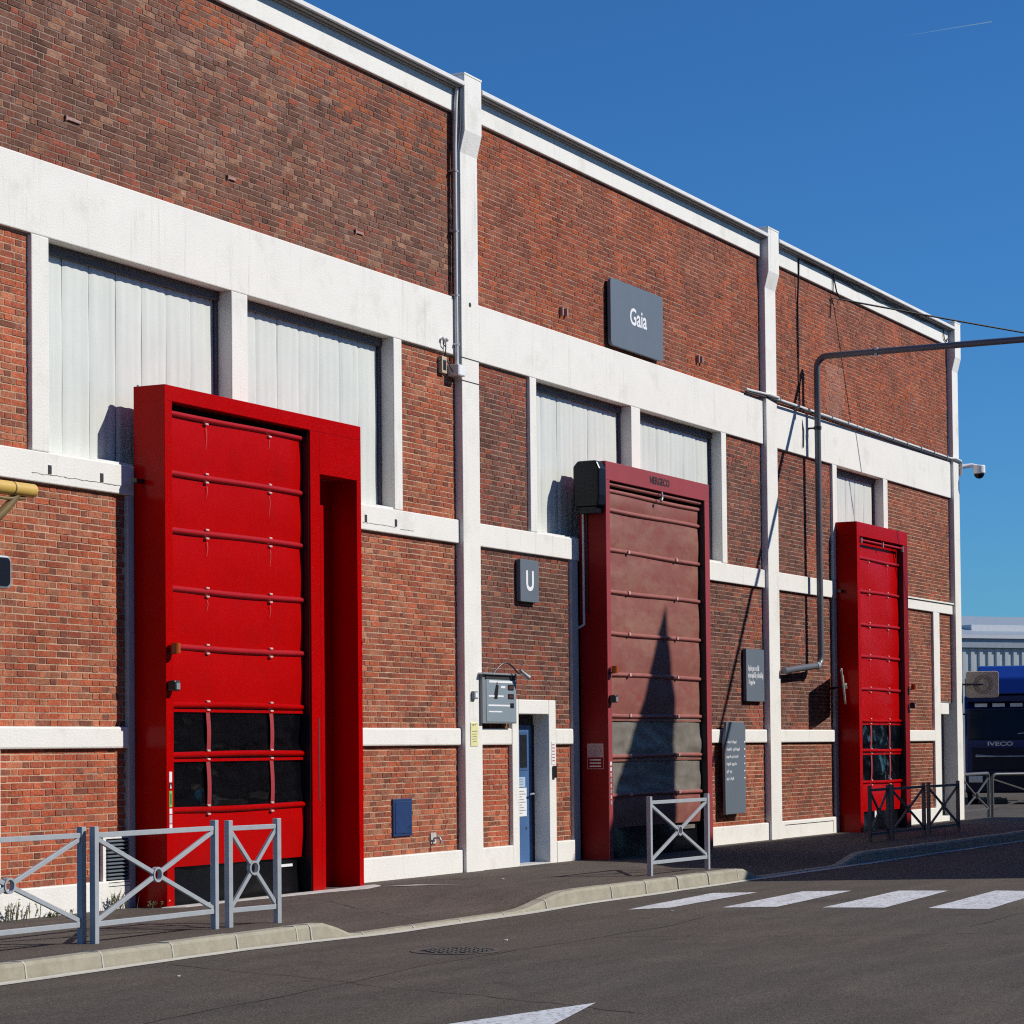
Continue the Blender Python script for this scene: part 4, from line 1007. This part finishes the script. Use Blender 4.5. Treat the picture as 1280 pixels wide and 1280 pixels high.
barrier((15.42, -2.34), (17.30, -2.42), ZG, 1.0, 'grey cross-braced barrier cut off by the left edge of the picture')
barrier((17.345, -2.52), (19.14, -2.55), ZG, 1.0, 'wide grey cross-braced barrier in front of the nearest red door')
barrier((19.36, -2.56), (20.04, -2.66), ZG-.01, 1.0, 'narrow grey cross-braced barrier at the end of the left row')
barrier((28.70, -2.72), (30.45, -2.78), ZG, 1.0, 'single grey cross-braced barrier in front of the faded red door')
BD = mat('barrier_dark_shade_tone', (0.10, 0.10, 0.105), 0.5, var=0.1)  # barrier paint darkened for the shade on the row; tubular barriers share it
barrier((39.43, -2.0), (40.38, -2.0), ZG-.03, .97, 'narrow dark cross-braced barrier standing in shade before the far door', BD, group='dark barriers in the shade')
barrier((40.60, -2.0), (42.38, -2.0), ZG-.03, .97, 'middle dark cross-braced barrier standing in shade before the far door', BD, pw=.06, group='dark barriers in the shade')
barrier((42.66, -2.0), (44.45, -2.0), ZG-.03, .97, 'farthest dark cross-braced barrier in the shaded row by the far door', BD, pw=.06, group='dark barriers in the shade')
# tubular barriers at the corner
def tube_barrier(a, b, zg, h, label):
    a, b = Vector((a[0], a[1], zg)), Vector((b[0], b[1], zg)); d = (b-a).normalized(); U = Vector((0, 0, 1))
    t = thing('tube_barrier', tuple((a+b)/2), label, 'barrier', 'tubular barriers at the corner')
    r = .12
    pts = [a-U*.05, a+U*(h-r)] + [a+d*r+U*(h-r)+r*(-math.cos(k)*d+math.sin(k)*U) for k in (.4, .8, 1.2, 1.57)] + [b-d*r+U*(h-r)+r*(math.sin(k)*d+math.cos(k)*U) for k in (0, .4, .8, 1.2)] + [b+U*(h-r), b-U*.05]
    m = MB(); m.tube(pts, .038, 10); m.build('frame', BD, t, smooth=True)
    c = (a+b)/2+U*(h*.52)
    for q, z in ((a, h-.1), (b, h-.1), (a, .2), (b, .2)): MB().bar(c, q+U*z, .03).build('brace', BD, t)
    MB().bar(a+U*.2, b+U*.2, .03).build('rail', BD, t)
    m = MB(); m.tube([c-Vector((.03, 0, 0)), c+Vector((.03, 0, 0))], .075, 14); m.build('ring', BD, t)
tube_barrier((52.9, 0.42), (55.2, 0.50), -0.02, 1.0, 'dark tubular barrier at the corner, nearest the pillar')
tube_barrier((55.5, 0.5), (58.0, -1.0), -0.05, 1.0, 'dark tubular barrier at the corner, in front of the truck')

# ------------------------------------------------------------------ weeds at the foot of the wall
LEAF = mat('weed_leaf', (0.17, 0.175, 0.085), 0.8, var=0.35, scale=30)
DRY = mat('weed_dry', (0.40, 0.36, 0.25), 0.9, var=0.3, scale=30)
def weed(x, y, sp, h, n, label):
    t = thing('weed', (x, y, zp(x, y)), label, 'weed', 'weeds at the foot of the wall')
    for mm, frac, nm in ((LEAF, .6, 'leaves'), (DRY, .4, 'dry_stalks')):
        m = MB()
        for i in range(int(n*frac)):
            bx = x+random.gauss(0, sp*.5); by = y+random.uniform(-.10, .03); a = random.uniform(0, 6.28); L = h*random.uniform(.35, 1.0); le = random.uniform(.2, .75)
            p0 = Vector((bx, by, zp(x, y))); p2 = p0+Vector((math.cos(a)*le*L*.6, math.sin(a)*le*L*.4-.02, L)); p1 = p0.lerp(p2, .5)+Vector((0, 0, L*.12)); wv = Vector((-math.sin(a), math.cos(a), 0))*(.003 if nm != 'leaves' else .005)
            m.quad(p0-wv*.5, p0+wv*.5, p1+wv, p2, p1-wv)
            for q in range(7):
                if nm == 'leaves':
                    c = p0.lerp(p2, random.uniform(.3, 1)); s_ = random.uniform(.012, .03); b_ = random.uniform(0, 6.28); e1 = Vector((math.cos(b_), math.sin(b_)*.6, random.uniform(-.3, .6)))*s_; e2 = Vector((-math.sin(b_), math.cos(b_), random.uniform(-.4, .4)))*s_*.4
                    m.quad(c-e1, c+e2, c+e1, c-e2)
        m.build(nm, mm, t, fix=False)
weed(19.35, -0.06, .28, .22, 40, 'clump of small green and dry weeds under the left barrier')
weed(20.0, -0.06, .35, .08, 30, 'low straggling weeds along the white plinth on the left')
weed(21.05, -0.06, .22, .24, 36, 'weeds growing below the louvred vent beside the nearest door')
weed(21.5, -0.25, .2, .10, 24, 'few low weeds at the foot of the nearest red door')

# ------------------------------------------------------------------ beyond the corner: truck and metal shed
ax = Vector((0.2747, -0.9615, 0)); dp = Vector((0.9615, 0.2747, 0)); o0 = Vector((70.25, 4.19, -0.1))
def tf(u, d, z): return tuple(o0+ax*u+dp*d+Vector((0, 0, z)))
TB = mat('truck_top_lit_blue', (0.008, 0.035, 0.24), 0.3, var=0.05, spec=.4)  # brighter blue stands for sunlight on the roof fairing
TD = mat('truck_dark_paint', (0.003, 0.004, 0.022), 0.4, var=0.05, spec=.25)
TC = mat('truck_cab_shaded_blue', (0.005, 0.014, 0.10), 0.3, var=0.05, spec=.35)  # same blue darkened for the shade on the cab front
TG = mat('truck_glass', (0.003, 0.004, 0.009), 0.08, spec=.25)
TL = mat('truck_chrome', (0.5, 0.52, 0.55), 0.3, metal=.6)
TM = Matrix(((ax.x, dp.x, 0, o0.x), (ax.y, dp.y, 0, o0.y), (0, 0, 1, o0.z), (0, 0, 0, 1)))
tk = thing('truck', tuple(o0), 'dark blue lorry parked head-on beyond the far corner', 'truck')
m = MB(); m.prism([tf(-1.25, d, z) for d, z in ((0, .45), (0, 1.75), (.12, 2.75), (.35, 3.15), (2.2, 3.25), (2.2, .45))], tuple(ax*2.5)); m.build('cab', TC, tk, bevel=.08)
m = MB(); m.prism([tf(-.86, d, z) for d, z in ((.20, 3.17), (.42, 3.65), (1.2, 4.0), (2.1, 4.05), (2.1, 3.2))], tuple(ax*1.72)); m.build('roof_fairing', TB, tk, bevel=.06)
m = MB(); m.prism([tf(-1.12, d, z) for d, z in ((-.02, 1.85), (.085, 2.72), (.2, 2.72), (.12, 1.85))], tuple(ax*2.24)); m.build('windscreen', TG, tk, bevel=.02)
m = MB(); m.prism([tf(-1.15, d, z) for d, z in ((-.12, 2.95), (.12, 2.88), (.25, 3.10), (.05, 3.12))], tuple(ax*2.3)); m.build('sun_visor', TD, tk, bevel=.02)
m = MB()
for i in range(4): m.box(-.95+.5*i, -.60+.5*i, -.015, .08, 2.80, 2.90, TM)
m.build('marker_light', TL, tk)
g_ = MB(); g_.box(-1.05, 1.05, -.03, .05, .95, 1.62, TM); g_.build('grille', TD, tk, bevel=.02)
for i in range(4): MB().box(-.95, .95, -.045, -.025, 1.0+.12*i, 1.03+.12*i, TM).build('grille_bar', TD if i != 3 else TL, tk)
MB().box(-1.25, 1.25, -.12, .3, .32, .90, TM).build('bumper', TD, tk, bevel=.05)
for s_ in (-1, 1):
    MB().box(min(s_*.75, s_*1.15), max(s_*.75, s_*1.15), -.135, -.1, .62, .82, TM).build('headlight', TL, tk, bevel=.02)
    m = MB(); m.box(s_*1.42-.1, s_*1.42+.1, -.1, .1, 1.95, 2.65, TM); mr = m.build('side_mirror', BLACK, tk, bevel=.03)
    m = MB(); m.tube([tf(s_*1.2, .2, 2.6), tf(s_*1.42, 0, 2.6)], .025); m.build('mirror_arm', BLACK, tk)
    for d in (.75, 4.6):
        m = MB(); m.tube([tf(s_*1.2, d, .5), tf(s_*.9, d, .5)], .5, 24); wh = m.build('wheel', BLACK, tk, smooth=True)
        m = MB(); m.tube([tf(s_*1.21, d, .5), tf(s_*1.15, d, .5)], .28, 18); m.build('rim', TL, wh, smooth=True)
MB().box(-.5, .5, -.05, -.03, .50, .56, TM).build('number_plate', GREYBOX, tk)
MB().box(-1.0, 1.0, 2.2, 8.0, .8, 1.1, TM).build('chassis', BLACK, tk)
MB().box(-1.25, 1.25, 2.5, 9.5, 1.1, 3.7, TM).build('load_box', TD, tk, bevel=.03)
text_mb('IVECO', -.60, .12, 1.675, 1.80, lambda u, v: tf(u, -.012-.0*v, v), bold=.03).build('lettering', TL, tk, fix=False)
MB().tube([tf(-.95+1.9*i/12, -.06, 1.42-.05*math.sin(math.pi*i/12)) for i in range(13)], .018, 6).build('chrome_line', TL, tk)
MB().tube([tf(.25, -.03, 2.02), tf(.8, -.04, 2.08), tf(1.05, -.04, 2.02)], .018, 6).build('wiper', TL, tk)

# corrugated metal shed
ax2 = Vector((0.80, -0.60, 0)); dp2 = Vector((0.60, 0.80, 0)); s0 = Vector((92.0, 11.5, -0.1))
def sf(u, d, z): return tuple(s0+ax2*u+dp2*d+Vector((0, 0, z)))
SH = mat('shed_sheet', (0.47, 0.52, 0.52), 0.5, var=0.08, scale=1.5)
SHG = mat('shed_gutter', (0.32, 0.37, 0.41), 0.5, var=0.1)
SHW = mat('shed_flashing', (0.62, 0.64, 0.65), 0.5, var=0.05)
shed = thing('metal_shed', tuple(s0), 'pale corrugated metal shed behind the truck beyond the corner', 'building')
m = MB()
prof = []; u = -16.0
while u < 16:
    prof += [(u, 0), (u+.16, 0), (u+.20, -.05), (u+.36, -.05)]; u += .40
for i in range(len(prof)-1):
    (a, b), (c, d) = prof[i], prof[i+1]
    m.quad(sf(a, b, 0), sf(c, d, 0), sf(c, d, 5.35), sf(a, b, 5.35))
m.build('corrugated_wall', SH, shed, fix=False)
m = MB(); 
MS = Matrix(((ax2.x, dp2.x, 0, s0.x), (ax2.y, dp2.y, 0, s0.y), (0, 0, 1, s0.z), (0, 0, 0, 1)))
MB().box(-16, 16, .02, 14, 0, 5.3, MS).build('core_wall', SH, shed)
MB().box(-16.2, 16.2, -.14, .3, 5.36, 5.72, MS).build('gutter', SHG, shed, bevel=.02)
MB().box(-16.2, 16.2, -.22, .3, 5.725, 5.86, MS).build('flashing', SHW, shed)
m = MB(); m.prism([sf(-16.2, d, z) for d, z in ((-.1, 5.865), (7, 7.0), (14, 5.9))], tuple(ax2*32.4)); m.build('roof', SHG, shed)
MB().box(1.0, 9.0, 1.5, 3.0, 6.0, 6.34, MS).build('roof_vent', SHW, shed)

# ------------------------------------------------------------------ the building across the street (outside the view, shaped to shade road and door)
YC = -11.0; sx_ = -0.55*YC
prof = [(28.93, -0.2), (28.93, 6.54), (31.0, 8.2), (32.65, 10.1), (33.75, 11.5), (34.64, 13.0), (34.97, 11.6), (34.97, 9.33), (84.0, 9.33), (84.0, -0.2)]
opp = thing('shade_caster_building', (60.0, YC, -0.1), 'unseen building across the street, its pointed outline shaped for the shadow it casts', 'building')
m = MB(); m.prism([(s_+sx_, YC, z) for s_, z in prof], (0.55*5, -5.0, 0)); m.build('wall', mat('grey_render', (.38, .36, .33), .9), opp)
for i in range(9):
    x = 47+4.5*i
    w_ = MB().box(x, x+1.6, YC-.02, YC+.03, 1.2, 3.2).build('window', GLASS_D, opp)
# unseen terrace behind the camera, added to block low sky light
terr = thing('sky_block_terrace', (4.0, -26.0, -0.1), 'unseen long terrace added behind the camera to cut the sky fill', 'building')
m = MB(); m.box(-40, 36, -38, -25, -0.2, 11.0); m.build('wall', mat('terrace_render', (.24, .21, .19), .9), terr)
m = MB(); m.prism([(-40.2, -38.3, 11.0), (-40.2, -24.7, 11.0), (-40.2, -31.5, 13.6)], (76.4, 0, 0)); m.build('roof', mat('terrace_tiles', (.14, .08, .06), .9), terr)
for i in range(18):
    for z in (1.0, 4.2, 7.4):
        MB().box(-38+4.1*i, -36.7+4.1*i, -25.02, -24.97, z, z+1.9).build('window', GLASS_D, terr)
# contrail high in the sky
d0, d1_ = Vector((0.91694799, 0.29123369, 0.27274404)), Vector((0.92561582, 0.25894326, 0.27601401))
CT = mat('contrail_vapour', (0.55, 0.6, 0.68), 1.0, var=0.0)
CT.node_tree.nodes.clear()
_t = CT.node_tree.nodes.new('ShaderNodeBsdfTranslucent'); _t.inputs['Color'].default_value = (0.45, 0.66, 0.85, 1)
_o = CT.node_tree.nodes.new('ShaderNodeOutputMaterial'); CT.node_tree.links.new(_t.outputs[0], _o.inputs['Surface'])
m = MB()
for i in range(12):
    a_, b_ = [CAM+d0.lerp(d1_, q/12)*2500 for q in (i, i+1)]
    wa, wb = 0.05+0.5*i/12, 0.05+0.5*(i+1)/12
    m.quad(a_+Vector((0, 0, -wa)), b_+Vector((0, 0, -wb)), b_+Vector((0, 0, wb)), a_+Vector((0, 0, wa)))
tag(m.build('contrail', CT, fix=False), 'short white aircraft contrail in the blue sky', 'contrail')
